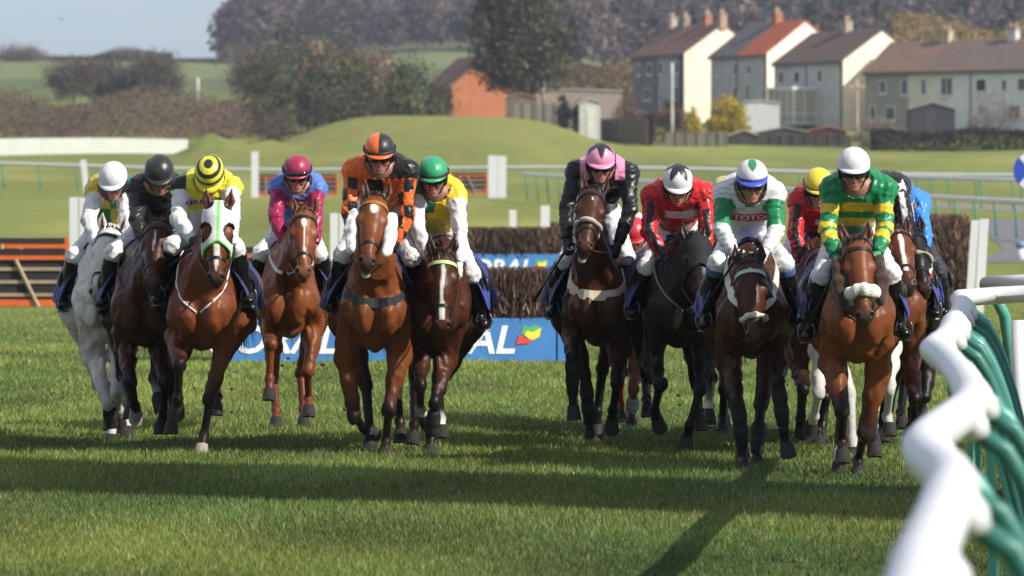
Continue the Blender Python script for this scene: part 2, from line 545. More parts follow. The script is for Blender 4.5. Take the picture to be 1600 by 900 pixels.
def crown_points(lobes, n, seed=0, clump=0.22, shell=0.55):
    """clumped points in ellipsoid lobes [(c, r)] ; returns points and clump id"""
    g = np.random.default_rng(seed)
    vol = np.array([np.prod(r) ** (2 / 3) for c, r in lobes]); vol /= vol.sum()
    nc = max(6, n // 28)
    li = g.choice(len(lobes), nc, p=vol)
    d = g.normal(size=(nc, 3)); d /= np.linalg.norm(d, axis=1)[:, None]
    rad = g.uniform(shell, 1.05, nc) * np.where(g.random(nc) < 0.12, 1.12, 1)
    c = np.array([lobes[i][0] for i in li]) + d * rad[:, None] * np.array([lobes[i][1] for i in li])
    k = g.integers(0, nc, n)
    s = np.array([np.mean(lobes[i][1]) for i in li])[k]
    p = c[k] + g.normal(size=(n, 3)) * (clump * s)[:, None] * np.array([1, 1, 0.75])
    return p, k, g.uniform(0, 1, nc)[k]

LEAF = None
def leaf_mat():
    return mat('foliage', attr=True, rough=0.7, spec=0.25, translucent=0.2)
def bark_mat():
    return mat('bark', (0.085, 0.066, 0.050), 0.9, noise=(6, 0.3, 4), spec=0.2)

def branches(mb, base, height, spread, seed, r0, n=9, top=0.95, twigs=True):
    g = np.random.default_rng(seed)
    base = np.asarray(base, float)
    tip = base + np.array([g.normal() * 0.05 * height, g.normal() * 0.05 * height, height * 0.8])
    t = np.linspace(0, 1, 7)[:, None]
    tr = base + (tip - base) * t + np.sin(t * 4 + g.uniform(0, 6)) * np.array([0.02, 0.02, 0]) * height
    mb.tube(tr, np.linspace(r0, r0 * 0.25, 7), 7)
    ends = []
    for i in range(n):
        f = g.uniform(0.28, 0.95)
        p0 = base + (tip - base) * f
        a = 2.4 * i + g.uniform(-.5, .5)
        L = spread * g.uniform(0.6, 1.05) * (1.1 - 0.55 * f)
        d = np.array([math.cos(a), math.sin(a), g.uniform(0.35, 1.1)])
        p3 = p0 + d * L
        mid = (p0 + p3) / 2 + np.array([0, 0, -0.06 * L])
        pp = np.array([p0, (p0 + mid) / 2 + [0, 0, .02 * L], mid, p3])
        mb.tube(pp, np.array([.4, .3, .22, .08]) * r0 * (1.1 - 0.5 * f), 5)
        ends += [mid, p3, (mid + p3) / 2]
    return ends

def tree(name, px, py_top, w_px, Y, label, palette, n=2600, size=0.16, kind='dense', group=None, seed=1, trunk_px=None, lobes=None, base_py=None):
    x0 = (px - 800) * Y / FPX
    z0 = float(ground_z(x0, Y)) if base_py is None else EYE + (HOR - base_py) * Y / FPX
    zt = EYE + (HOR - py_top) * Y / FPX
    H = zt - z0; W = w_px * Y / FPX / 2
    base = (x0, Y, z0)
    root = empty(name, base, label, 'tree', group)
    mb = MB()
    ends = branches(mb, (x0, Y, z0 - 0.1), H, W * 0.95, seed, max(0.1, H * 0.028), 11 if kind != 'bare' else 22)
    g = np.random.default_rng(seed)
    if kind == 'bare':
        for e in list(ends):
            for q in range(3):
                d = nrmz(np.array([g.normal(), g.normal(), g.uniform(0.1, 1.2)])) * W * g.uniform(0.2, 0.45)
                mb.tube(np.array([e, e + d * 0.5, e + d + [0, 0, .05 * W]]), [H * .0035, H * .0025, H * .001], 3)
                ends.append(e + d)
    mb.build('trunk', bark_mat(), root, base, True)
    if lobes is None:
        if kind == 'cone':
            lobes = [((0, 0, f * 0.97), (0.98 * (1.06 - f) ** 0.7, 0.95 * (1.06 - f) ** 0.7, 0.16)) for f in (0.2, 0.34, 0.48, 0.62, 0.76, 0.9)]
        elif kind == 'bare':
            lobes = [((0, 0, 0.62), (0.9, 0.9, 0.40)), ((-0.4, 0, 0.5), (0.5, 0.5, 0.3)), ((0.45, 0.1, 0.55), (0.5, 0.5, 0.3))]
        else:
            lobes = [((0, 0, 0.6), (0.85, 0.8, 0.38)), ((-0.5, 0, 0.42), (0.5, 0.5, 0.30)), ((0.5, 0.1, 0.40), (0.52, 0.5, 0.32)), ((0.15, -0.2, 0.8), (0.45, 0.45, 0.2))]
    L = [(np.array([x0 + c[0] * W, Y + c[1] * W, z0 + c[2] * H]), np.array([r[0] * W, r[1] * W, r[2] * H])) for c, r in lobes]
    p, k, tone = crown_points(L, n, seed, 0.165 if kind != 'bare' else 0.24, 0.35 if kind == 'bare' else 0.5)
    p[:, 2] = np.maximum(p[:, 2], z0 + 0.05)
    pal = np.array(palette)
    C = pal[(tone * len(pal)).astype(int) % len(pal)] * g.uniform(0.7, 1.3, (len(p), 1))
    if kind == 'bare':
        C2 = C
        a = p; dirs = np.stack([g.normal(size=len(p)), g.normal(size=len(p)), np.abs(g.normal(size=len(p))) + .3], -1)
        dirs /= np.linalg.norm(dirs, axis=1)[:, None]
        s = np.cross(dirs, g.normal(size=(len(p), 3))); s /= np.linalg.norm(s, axis=1)[:, None]
        V = np.stack([a - s * size * .09, a + s * size * .09, a + dirs * size * 2.6], 1).reshape(-1, 3)
        link('crown', V, np.arange(len(p) * 3).reshape(-1, 3), leaf_mat(), root, base, np.repeat(C2, 3, 0))
    else:
        V, F, CC = leaf_quads(p, size * g.uniform(0.6, 1.3, len(p)), C, seed=seed)
        link('crown', V, F, leaf_mat(), root, base, CC)
    return root

def bush(name, px0, px1, py0, py1, Y, label, palette, n=1500, size=0.1, cat='bush', boxy=False, stuff=False, seed=3, depth=None, group=None, single=True):
    x0, _, z1 = P(px0, py0, Y); x1, _, z0 = P(px1, py1, Y)
    cx = (x0 + x1) / 2; z0 = min(z0, float(ground_z(cx, Y))); n = int(n * 3.5); size = size * 1.15; w = (x1 - x0) / 2; H = z1 - z0; d = depth if depth else w
    g = np.random.default_rng(seed)
    if boxy:
        p = np.stack([g.uniform(-1, 1, n) * w, g.uniform(-1, 1, n) * d, g.uniform(0, 1, n) * H], -1)
        ax = g.integers(0, 3, n); sg = g.choice([-1, 1], n)
        for i, e in enumerate((w, d)):
            p[ax == i, i] = sg[ax == i] * e
        p[ax == 2, 2] = H
        p[:, 2] += 0.10 * H * noise3(p, 1.2 / max(H, .5), seed) * (p[:, 2] / H)
        p += g.normal(size=p.shape) * size * 0.6
        tone = (noise3(p, 2.2, seed + 1) * 0.35 + 0.5).clip(0, .999)
        p += np.array([cx, Y, z0])
    else:
        lobes = [((0, 0, .5), (.8, .8, .5)), ((-.4, 0, .35), (.6, .6, .36)), ((.4, 0, .35), (.6, .6, .36))]
        L = [(np.array([cx + c[0] * w, Y + c[1] * d, z0 + c[2] * H]), np.array([r[0] * w, r[1] * d, r[2] * H])) for c, r in lobes]
        p, k, tone = crown_points(L, n, seed, 0.16, 0.6)
        p[:, 2] = np.maximum(p[:, 2], z0)
    pal = np.array(palette)
    C = pal[(tone * len(pal)).astype(int) % len(pal)] * g.uniform(0.7, 1.3, (len(p), 1))
    V, F, CC = leaf_quads(p, size * g.uniform(0.6, 1.3, len(p)), C, seed=seed)
    base = (cx, Y, z0)
    o = link(name, V, F, leaf_mat(), None, base, CC)
    tag(o, label, cat, group, 'stuff' if stuff else None)
    return o

def make_woods():
    # the wooded hill: one far mass of bare and evergreen trees
    g = np.random.default_rng(21)
    PV = []; PC = []
    trees = []
    for i in range(900):
        Y = g.uniform(1120, 1900)
        u = g.uniform(-64, 175)
        trees.append((u * Y / 1300, Y, g.uniform(9, 16)))
    for i in range(70):                # leading edge of the wood, above the pale field
        u = -60 + 120 * i / 70 + g.uniform(-1, 1)
        trees.append((u * 1140 / 1300, 1130 + g.uniform(-12, 12), g.uniform(7, 12)))
    for i in range(60):                # rounded left shoulder of the wood
        Y = g.uniform(1130, 1260); u = g.uniform(-66, -40)
        trees.append((u * Y / 1300, Y, (10 + 0.75 * (u + 66)) * g.uniform(0.9, 1.3)))
    for i in range(150):               # nearer part of the wood behind the village
        Y = g.uniform(800, 1100); u = g.uniform(2, 130)
        trees.append((u * Y / 1300, Y, g.uniform(7, 12)))
    for x, y, h in trees:
        z = float(ground_z(x, y))
        con = noise3(np.array([[x * .03, y * .01, 0]]), 1.5, 8)[0] + g.normal() * .4 > 0.62
        if con: n = 150; base = np.array([[.022, .040, .024], [.030, .046, .028], [.020, .030, .020]])
        else: n = 150; base = np.array([[.115, .084, .068], [.082, .062, .056], [.060, .046, .046], [.098, .080, .056], [.150, .112, .09]])
        col = base[g.integers(0, len(base))]
        t = g.random(n)
        ph = g.uniform(0, 6.28, n)
        if con: r = (1 - t) * h * .26 * np.sqrt(g.random(n)); zz = h * (.1 + .95 * t)
        else: r = h * .36 * np.sqrt(np.clip(1 - (2 * t - .9) ** 2, 0.05, 1)) * g.uniform(.5, 1.05, n); zz = h * (.22 + .85 * t)
        PV.append(np.stack([x + r * np.cos(ph), y + r * np.sin(ph), z + zz], -1))
        PC.append(col * g.uniform(.6, 1.4, (n, 1)))
    p = np.concatenate(PV); C = np.concatenate(PC)
    V, F, CC = leaf_quads(p, g.uniform(.35, 1.0, len(p)), C, seed=4)
    o = link('woodland', V, F, leaf_mat(), color=CC)
    tag(o, 'bare brown and dark evergreen wood covering the far hill', 'woodland', kind='stuff')
    # scrub in front of the fields on the left
    n = 46000
    Y = g.uniform(486, 540, n); px = g.uniform(-60, 445, n); X = (px - 800) * Y / FPX
    top = 3.0 + 0.8 * noise3(np.stack([X, X * 0, X * 0], -1), .55, 31) + 0.5 * noise3(np.stack([X, X * 0, X * 0], -1), 2.1, 32)
    p = np.stack([X, Y, ground_z(X, Y) + g.random(n) * np.clip(top, 1.2, 5)], -1)
    tone = noise3(p * np.array([1, .2, .4]), .9, 33)[:, None]
    C = np.array([.140, .098, .072]) * (1 + .28 * tone) * g.uniform(.55, 1.4, (n, 1)) + np.array([.0, .012, -.004]) * np.clip(-tone, 0, 1)
    V, F, CC = leaf_quads(p, g.uniform(.06, .17, n), np.clip(C, .01, 1), seed=5)
    o = link('scrub', V, F, leaf_mat(), color=CC)
    tag(o, 'brown winter scrub and hedge tangle behind the white sheeted rail', 'scrub', kind='stuff')
    # hedgerow trees along the far left skyline
    n = 15000
    px = g.uniform(-60, 470, n); Y = g.uniform(905, 960, n); X = (px - 800) * Y / FPX
    hh = np.clip(1.9 + 2.4 * noise3(np.stack([X, X * 0, X * 0], -1), .32, 41), .15, 6) * np.where((px > 268) & (px < 352), .25, 1)
    p = np.stack([X, Y, ground_z(X, Y) + g.random(n) * hh], -1)
    C = np.array([.10, .08, .066]) * g.uniform(.6, 1.4, (n, 1))
    V, F, CC = leaf_quads(p, g.uniform(.2, .5, n), C, seed=6)
    o = link('hedgerow', V, F, leaf_mat(), color=CC)
    tag(o, 'thin bare hedgerow along the skyline of the far left field', 'hedgerow', kind='stuff')
    # yellowish willows behind the terraced houses
    n = 9000
    px = g.uniform(1395, 1640, n); Y = g.uniform(600, 640, n); X = (px - 800) * Y / FPX
    zt = EYE + (HOR - 36) * Y / FPX + 1.2 * noise3(np.stack([X, X * 0, X * 0], -1), .7, 51)
    zb = ground_z(X, Y)
    p = np.stack([X, Y, zb + g.random(n) ** .7 * (zt - zb)], -1)
    C = np.array([.26, .175, .060]) * g.uniform(.6, 1.3, (n, 1)) * (1 + .25 * noise3(p, .6, 52))[:, None]
    V, F, CC = leaf_quads(p, g.uniform(.10, .3, n), np.clip(C, .01, 1), seed=7)
    o = link('willow_thicket', V, F, leaf_mat(), color=CC)
    tag(o, 'yellowish bare willow thicket rising behind the long terrace roof', 'thicket', kind='stuff')
    n = 14000
    px = g.uniform(775, 990, n); Y = g.uniform(540, 560, n); X = (px - 800) * Y / FPX
    zt = EYE + (HOR - 92) * Y / FPX + 1.3 * noise3(np.stack([X, X * 0, X * 0], -1), 1.0, 55)
    zb = ground_z(X, Y)
    p = np.stack([X, Y, zb + g.random(n) * (zt - zb)], -1)
    C = np.array([.15, .098, .062]) * g.uniform(.6, 1.3, (n, 1)) * (1 + .25 * noise3(p, .8, 56))[:, None]
    V, F, CC = leaf_quads(p, g.uniform(.10, .26, n), np.clip(C, .01, 1), seed=8)
    o = link('shrubbery', V, F, leaf_mat(), color=CC)
    tag(o, 'tangle of brown shrubs behind the sheds by the tall evergreen', 'shrubs', kind='stuff')

def make_trees():
    holly = [(0.062, 0.078, 0.034), (0.085, 0.093, 0.043), (0.116, 0.105, 0.056), (0.147, 0.121, 0.070), (0.046, 0.056, 0.028)]
    tree('holly_tree', 482, 72, 165, 470, 'broad dark evergreen tree, left one of the two spreading beside the brick house', holly, 9000, .19, seed=11,
         lobes=[((0, 0, .58), (1.240, 1.163, 0.651)), ((-.55, 0, .52), (0.698, 0.698, 0.465)), ((.5, 0, .42), (0.775, 0.775, 0.558)), ((.1, 0, .2), (1.163, 0.930, 0.388))])
    tree('laurel_tree', 612, 96, 136, 475, 'rounded green evergreen tree touching the brick house roof', [(0.065, 0.090, 0.037), (0.101, 0.109, 0.046), (0.139, 0.115, 0.068), (0.053, 0.068, 0.031)], 8000, .18, seed=12,
         lobes=[((-.35, 0, .6), (0.961, 0.930, 0.620)), ((.4, 0, .45), (0.930, 0.775, 0.620)), ((0, 0, .2), (1.472, 0.930, 0.388))])
    tree('pine_tree', 806, -34, 165, 500, 'tall dark evergreen rising out of the picture behind the brick house', [(0.078, 0.081, 0.040), (0.109, 0.096, 0.050), (0.143, 0.118, 0.065), (0.056, 0.059, 0.034), (0.093, 0.096, 0.046)], 15000, .24, seed=13,
         lobes=[((.1, 0, .84), (.72, .6, .22)), ((.08, 0, .64), (.98, .8, .2)), ((.1, 0, .47), (.85, .7, .16)), ((-.3, 0, .43), (.55, .5, .12)), ((.55, 0, .55), (.5, .5, .16)), ((-.5, 0, .75), (.35, .3, .12)), ((.1, 0, .34), (.5, .4, .12))])
    bare = [(0.109, 0.081, 0.068), (0.147, 0.112, 0.090), (0.078, 0.062, 0.056), (0.155, 0.127, 0.087)]
    for i, (px, top, w, Y, lab) in enumerate([
            (112, 92, 92, 640, 'leafless dark tree, leftmost in the row before the green field'),
            (160, 100, 78, 650, 'leafless tree standing second in the row before the green field'),
            (203, 110, 50, 645, 'leafless thin tree between the pale field gap and its wider neighbours'),
            (243, 86, 92, 640, 'leafless tall tree at the right end of the row before the green field'),
            (398, 72, 84, 610, 'leafless tree at the left shoulder of the broad dark evergreen'),
            (28, 80, 90, 880, 'pale leafless tree on the skyline at the far left'),
            (196, 82, 60, 900, 'pale leafless tree on the skyline above the row of trees')]):
        tree('bare_tree', px, top, w, Y, lab, bare if i < 5 else [(0.155, 0.132, 0.116), (0.202, 0.163, 0.139)], 3000, .46 if Y < 700 else .36, 'bare', 'bare trees on the left', seed=30 + i)

# ---------------------------------------------------------------- houses
def house(name, label, cpx, eave_py, Y, theta, W, L, eave_h, rise, wall_c, front_c, roofs, wins, chimneys, ground_drop=3.0, front_panels=None, wing=0.25):
    th = math.radians(theta)
    g = np.array([math.sin(th), -math.cos(th), 0]); r = -g; w = np.array([math.cos(th), math.sin(th), 0]); up = np.array([0, 0, 1.0])
    c0 = P(cpx, eave_py, Y); c0 = c0 - up * eave_h
    root = empty(name, c0, label, 'house')
    M = lambda v: c0 + np.asarray(v)[:, :1] * w + np.asarray(v)[:, 1:2] * r + np.asarray(v)[:, 2:3] * up
    wm = mat('render_wall', attr=True, rough=0.9, spec=0.2, noise=(0.9, 0.13, 6), bump=(30, .4, .01))
    mb = MB()
    gab = [[0, 0, -ground_drop], [W, 0, -ground_drop], [W, 0, eave_h], [W / 2, 0, eave_h + rise], [0, 0, eave_h]]
    v = np.array(gab + [[a, L, c] for a, b, c in gab], float)
    mb.add(M(v[[0, 1, 2, 3, 4]]), [[0, 1, 2, 3, 4]], wall_c)
    mb.add(M(v[[5, 6, 7, 8, 9]]), [[4, 3, 2, 1, 0]], wall_c)
    mb.add(M(v[[1, 6, 7, 2]]), [[0, 1, 2, 3]], wall_c)
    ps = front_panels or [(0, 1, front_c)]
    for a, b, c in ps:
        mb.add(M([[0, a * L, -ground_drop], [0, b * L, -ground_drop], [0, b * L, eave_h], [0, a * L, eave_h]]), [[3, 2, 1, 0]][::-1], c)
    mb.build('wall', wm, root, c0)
    rm = mat('roof_tiles', attr=True, rough=0.85, spec=0.25, noise=(2.2, 0.28, 6), bump=(1.0, .8, .05, (3, 3, 26)))
    ov = 0.3; sl = rise / (W / 2)
    for a, b, c in roofs:
        y0 = a * L - (0.12 if a == 0 else 0); y1 = b * L + (0.12 if b == 1 else 0)
        q = MB()
        for sx, xe in ((0, -ov), (1, W + ov)):
            ze = eave_h - ov * sl
            A = [[xe, y0, ze], [xe, y1, ze], [W / 2, y1, eave_h + rise], [W / 2, y0, eave_h + rise]]
            top = np.array(A, float); top[:, 2] += 0.16; bot = np.array(A, float); bot[:, 2] += .02
            vv = np.concatenate([bot, top])
            q.add(M(vv), [[0, 1, 2, 3], [7, 6, 5, 4], [0, 4, 5, 1], [1, 5, 6, 2], [2, 6, 7, 3], [3, 7, 4, 0]], c)
        ro = q.build('roof', rm, root, c0)
        for f, cc in chimneys:
            if a <= f < b or (f == 1 and b == 1):
                k = MB(); yc = f * L
                k.box((W/2 - .35, yc - .5, eave_h + rise - .5), (W/2 + .35, yc + .5, eave_h + rise + 1.0), cc, M)
                k.box((W/2 - .42, yc - .57, eave_h + rise + 1.0), (W/2 + .42, yc + .57, eave_h + rise + 1.12), (.35, .3, .25), M)
                for dy in (-.3, .3):
                    k.tube(M([[W/2, yc + dy, eave_h + rise + 1.1], [W/2, yc + dy, eave_h + rise + 1.6]]), .12, 8, (.45, .3, .2))
                link('chimney', np.concatenate(k.v), k.f, rm, ro, c0, np.concatenate(k.c))
    gm = mat('gutter', (.06, .06, .06), .5)
    q = MB()
    q.box((-ov - .1, 0, eave_h - ov * sl - .12), (-ov, L, eave_h - ov * sl), (1, 1, 1), M)
    q.tube(M([[-.08, .25, -ground_drop], [-.08, .25, eave_h - .2]]), .07, 6)
    q.tube(M([[-.08, L * .52, -ground_drop], [-.08, L * .52, eave_h - .2]]), .06, 6)
    q.build('gutter', gm, root, c0)
    fm = mat('window_frame', (.72, .72, .70), .5); gl = mat('window_glass', (.03, .035, .04), .08, spec=.8)
    for (f, z, ww, hh) in wins:
        y = f * L
        b = MB(); t = .09
        b.box((-.05, y, z), (-.003, y + t, z + hh), (1, 1, 1), M); b.box((-.05, y + ww - t, z), (-.003, y + ww, z + hh), (1, 1, 1), M)
        b.box((-.05, y + t, z), (-.003, y + ww - t, z + t), (1, 1, 1), M); b.box((-.05, y + t, z + hh - t), (-.003, y + ww - t, z + hh), (1, 1, 1), M)
        if ww > 1.3: b.box((-.05, y + ww / 2 - .04, z + t), (-.003, y + ww / 2 + .04, z + hh - t), (1, 1, 1), M)
        b.box((-.10, y - .05, z - .1), (-.003, y + ww + .05, z - .004), (1, 1, 1), M)
        wo_ = b.build('window', fm, root, c0)
        p = MB(); p.box((-.025, y + t * .9, z + t * .9), (-.012, y + ww - t * .9, z + hh - t * .9), (1, 1, 1), M)
        link('pane', np.concatenate(p.v), p.f, gl, wo_, c0, np.concatenate(p.c))
    return root, M, c0

def shed(name, label, px0, px1, py_eave, py_base, Y, depth, wall_c, roof_c, rise=.6, cat='shed', yaw=0, door=True):
    a = P(px0, py_base, Y); b = P(px1, py_base, Y); h = (py_base - py_eave) * Y / FPX; W = b[0] - a[0]
    dz = max(0, a[2] - float(ground_z((a[0] + b[0]) / 2, Y))); a[2] -= dz; b[2] -= dz; h += dz
    root = empty(name, a, label, cat)
    M = lambda v: a + np.asarray(v, float)
    wm = mat('shed_boards', attr=True, rough=.85, noise=(1.5, .25, 5, (6, 6, 1)), spec=.2)
    mb = MB()
    gab = [[0, 0, -.3], [W, 0, -.3], [W, 0, h], [W / 2, 0, h + rise], [0, 0, h]]
    v = np.array(gab + [[p, depth, q] for p, _, q in gab], float)
    mb.add(M(v), [[0, 1, 2, 3, 4], [9, 8, 7, 6, 5], [1, 6, 7, 2], [5, 0, 4, 9]], wall_c)
    mb.build('wall', wm, root, a)
    q = MB()
    for xe, s in ((-.12, 1), (W + .12, -1)):
        A = np.array([[xe, -.15, h - .05], [xe, depth + .15, h - .05], [W / 2, depth + .15, h + rise + .03], [W / 2, -.15, h + rise + .03]], float)
        B = A.copy(); B[:, 2] += .07
        q.add(M(np.concatenate([A, B])), [[0, 1, 2, 3], [7, 6, 5, 4], [0, 4, 5, 1], [1, 5, 6, 2], [2, 6, 7, 3], [3, 7, 4, 0]], roof_c)
    q.build('roof', wm, root, a)
    if door:
        d = MB(); d.box((W * .35, -.04, -.25), (W * .35 + min(.9, W * .4), -.004, h * .9), np.array(wall_c) * 1.25, M)
        d.build('door', wm, root, a)
    return root

def panel_fence(name, label, px0, px1, py0, py1, Y, color, n, cat='fence', Y1=None):
    Y1 = Y1 or Y
    a = P(px0, py1, Y); b = P(px1, py1, Y1)
    h = (py1 - py0) * Y / FPX
    dz = max(0, min(a[2] - float(ground_z(a[0], Y)), b[2] - float(ground_z(b[0], Y1)))); a[2] -= dz; b[2] -= dz; h += dz
    root = empty(name, a, label, cat)
    wm = mat('shed_boards', attr=True)
    g = np.random.default_rng(int(px0))
    posts = []
    for i in range(n):
        p0 = a + (b - a) * i / n; p1 = a + (b - a) * (i + 1) / n
        d = (p1 - p0); L = np.linalg.norm(d); d = d / L
        mb = MB(); k = max(3, int(L / .16))
        for j in range(k):
            q0 = p0 + d * (L * j / k + .012); q1 = p0 + d * (L * (j + 1) / k - .004)
            hh = h + g.uniform(-.03, .03); c = np.array(color) * g.uniform(.75, 1.25)
            n_ = np.array([-d[1], d[0], 0]) * .02
            v = [q0 - n_ - [0, 0, .3], q1 - n_ - [0, 0, .3], q1 + n_ - [0, 0, .3], q0 + n_ - [0, 0, .3]]
            v += [x + np.array([0, 0, hh + .3]) for x in v]
            mb.add(v, [[0,3,2,1],[4,5,6,7],[0,1,5,4],[1,2,6,5],[2,3,7,6],[3,0,4,7]], c)
        mb.build('panel', wm, root, a)
        ps = MB(); ps.tube([p0 - [0, .06, .3], p0 + [0, -.06, h + .1]], .06, 6, np.array(color) * .8); ps.build('post', wm, root, a)
    return root

def pole(px, py_top, py_base, Y, label, arm=True, r=.12, cat='pole', color=(.36, .33, .28), lean=0):
    a = P(px, py_base, Y); b = P(px + lean, py_top, Y)
    root = empty('telegraph_pole' if arm else 'wooden_pole', a, label, cat)
    m = mat('pole_wood', attr=True, rough=.85, noise=(3, .2, 4), spec=.2)
    q = MB(); q.tube(np.linspace(a - [0, 0, .5], b, 5), np.linspace(r * 1.25, r, 5), 8, color); q.build('shaft', m, root, a, True)
    if arm:
        q = MB(); q.box((b[0] - .7, b[1] - .17, b[2] - .7), (b[0] + .7, b[1] - .12, b[2] - .58), color)
        for s in (-.6, -.2, .2, .6): q.tube([b + [s, -.145, -.58], b + [s, -.145, -.42]], .035, 6, (.6, .6, .6))
        q.build('crossarm', m, root, a)
    return root

def make_village():
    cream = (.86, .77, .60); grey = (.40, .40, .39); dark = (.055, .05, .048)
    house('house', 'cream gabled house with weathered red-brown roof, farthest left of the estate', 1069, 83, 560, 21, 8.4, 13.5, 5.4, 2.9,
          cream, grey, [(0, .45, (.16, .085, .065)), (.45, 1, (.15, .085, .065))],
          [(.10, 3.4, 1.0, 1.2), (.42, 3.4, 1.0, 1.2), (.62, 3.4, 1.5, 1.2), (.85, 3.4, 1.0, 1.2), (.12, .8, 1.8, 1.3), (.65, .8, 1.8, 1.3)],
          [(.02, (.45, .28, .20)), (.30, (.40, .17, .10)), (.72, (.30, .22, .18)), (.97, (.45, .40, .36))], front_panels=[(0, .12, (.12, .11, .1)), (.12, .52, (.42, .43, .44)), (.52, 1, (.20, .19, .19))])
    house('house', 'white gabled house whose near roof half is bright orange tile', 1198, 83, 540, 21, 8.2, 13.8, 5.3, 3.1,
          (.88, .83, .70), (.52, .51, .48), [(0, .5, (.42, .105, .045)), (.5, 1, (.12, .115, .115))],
          [(.28, 3.3, .9, 1.1), (.52, 3.3, .9, 1.2), (.84, 3.3, .5, 1.4), (.30, .9, .9, 1.5), (.5, .9, 1.2, 1.3)],
          [(.5, (.42, .16, .10))], ground_drop=3.2)
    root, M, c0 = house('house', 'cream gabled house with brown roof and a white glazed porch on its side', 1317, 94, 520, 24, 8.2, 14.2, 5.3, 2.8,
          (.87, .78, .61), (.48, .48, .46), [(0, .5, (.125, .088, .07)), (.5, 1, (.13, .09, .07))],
          [(.3, 3.3, .9, 1.2), (.62, 3.3, 1.2, 1.2), (.86, 3.3, .9, 1.2), (.85, .8, 1.3, 1.2)], [(.5, (.45, .36, .27))], ground_drop=3.2)
    # glazed porch
    p = MB(); gl = MB(); rf = MB()
    y0, y1, d, h = 5.2, 10.6, 2.5, 2.7
    for y in np.linspace(y0, y1, 5): p.box((-d, y - .06, -.6), (-d + .12, y + .06, h), (1, 1, 1), M)
    for x in (-d + .02, -d * .55, -.14): p.box((x, y0 - .02, -.6), (x + .1, y0 + .1, h), (1, 1, 1), M); p.box((x, y1 - .1, -.6), (x + .1, y1 + .02, h), (1, 1, 1), M)
    for z in (-.6, .35, h - .12): p.box((-d - .01, y0, z), (-d + .13, y1, z + .12), (1, 1, 1), M); p.box((-d, y0 - .03, z), (-.01, y0 + .11, z + .12), (1, 1, 1), M)
    p.build('porch_frame', mat('white_upvc', (.78, .78, .76), .4), root, c0)
    gl.box((-d + .05, y0 + .05, -.5), (-d + .07, y1 - .05, h - .1), (1, 1, 1), M); gl.box((-d + .08, y0 + .04, -.5), (-.02, y0 + .06, h - .1), (1, 1, 1), M)
    gl.build('porch_glass', mat('porch_glass', (.42, .40, .28), .15, spec=.6), root, c0)
    rf.box((-d - .2, y0 - .2, h + .003), (-.01, y1 + .2, h + .2), (1, 1, 1), M); rf.build('porch_roof', mat('white_upvc', (.8, .8, .8)), root, c0)
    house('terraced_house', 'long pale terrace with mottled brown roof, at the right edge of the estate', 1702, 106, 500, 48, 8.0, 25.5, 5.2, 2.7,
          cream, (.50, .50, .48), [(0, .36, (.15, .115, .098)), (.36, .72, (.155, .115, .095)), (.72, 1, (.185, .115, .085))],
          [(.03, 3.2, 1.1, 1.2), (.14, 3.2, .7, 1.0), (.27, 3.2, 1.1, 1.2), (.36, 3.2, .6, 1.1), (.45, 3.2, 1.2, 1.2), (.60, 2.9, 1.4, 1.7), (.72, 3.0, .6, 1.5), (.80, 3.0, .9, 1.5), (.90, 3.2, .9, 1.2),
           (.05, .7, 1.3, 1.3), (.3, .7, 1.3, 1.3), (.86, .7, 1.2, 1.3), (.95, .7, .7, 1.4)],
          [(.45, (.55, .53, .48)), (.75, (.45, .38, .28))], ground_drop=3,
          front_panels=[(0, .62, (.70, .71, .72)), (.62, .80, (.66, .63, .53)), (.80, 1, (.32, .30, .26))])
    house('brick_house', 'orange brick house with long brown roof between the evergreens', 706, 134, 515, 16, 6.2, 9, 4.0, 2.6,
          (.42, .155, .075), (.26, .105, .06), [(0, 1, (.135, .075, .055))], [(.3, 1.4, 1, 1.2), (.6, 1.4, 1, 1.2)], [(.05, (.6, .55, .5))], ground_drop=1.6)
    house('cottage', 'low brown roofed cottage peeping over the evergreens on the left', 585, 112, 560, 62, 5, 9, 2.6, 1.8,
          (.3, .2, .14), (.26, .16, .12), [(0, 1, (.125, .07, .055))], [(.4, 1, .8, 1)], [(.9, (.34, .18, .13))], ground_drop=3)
    # sheds, extensions and garden things
    shed('garden_shed', 'dark boarded shed with pale felt roof under the round yellow conifer', 1141, 1183, 211, 232, 470, 2.4, dark, (.50, .50, .47), .35)
    shed('garden_shed', 'dark shed with greenish roof between the yellow conifer and the porch house', 1186, 1262, 206, 232, 478, 2.8, (.06, .055, .05), (.36, .40, .30), .35)
    shed('garden_shed', 'small orange roofed shed in the gardens under the porch house', 1264, 1322, 204, 232, 484, 2.4, (.06, .035, .03), (.50, .20, .08), .3)
    shed('flat_outbuilding', 'pale low outbuilding beside the orange roofed house', 1162, 1218, 160, 196, 520, 3, (.52, .53, .54), (.62, .63, .62), .12, 'outbuilding', door=False)
    shed('summerhouse', 'dark round-topped summerhouse in front of the long terrace', 1421, 1492, 170, 200, 480, 3, (.045, .045, .05), (.34, .34, .34), .5, 'summerhouse')
    shed('caravan', 'long white flat roofed building left of the estate behind garden sheds', 815, 972, 142, 158, 520, 4, (.30, .25, .21), (.62, .60, .55), .10, 'building', door=False)
    shed('greenhouse', 'small white framed shed by the evergreen garden bushes', 905, 938, 160, 192, 465, 2, (.48, .47, .43), (.55, .55, .53), .25, 'shed')
    shed('garden_shed', 'brown garden shed at the foot of the tall evergreen', 790, 838, 152, 178, 480, 2, (.16, .12, .09), (.42, .35, .30), .3)
    panel_fence('garden_fence', 'weathered grey board fence below the brown box hedge', 1040, 1138, 207, 232, 462, (.16, .15, .12), 6)
    panel_fence('garden_fence', 'dark brown board fence below the orange roofed shed', 1184, 1330, 212, 234, 468, (.055, .045, .04), 8)
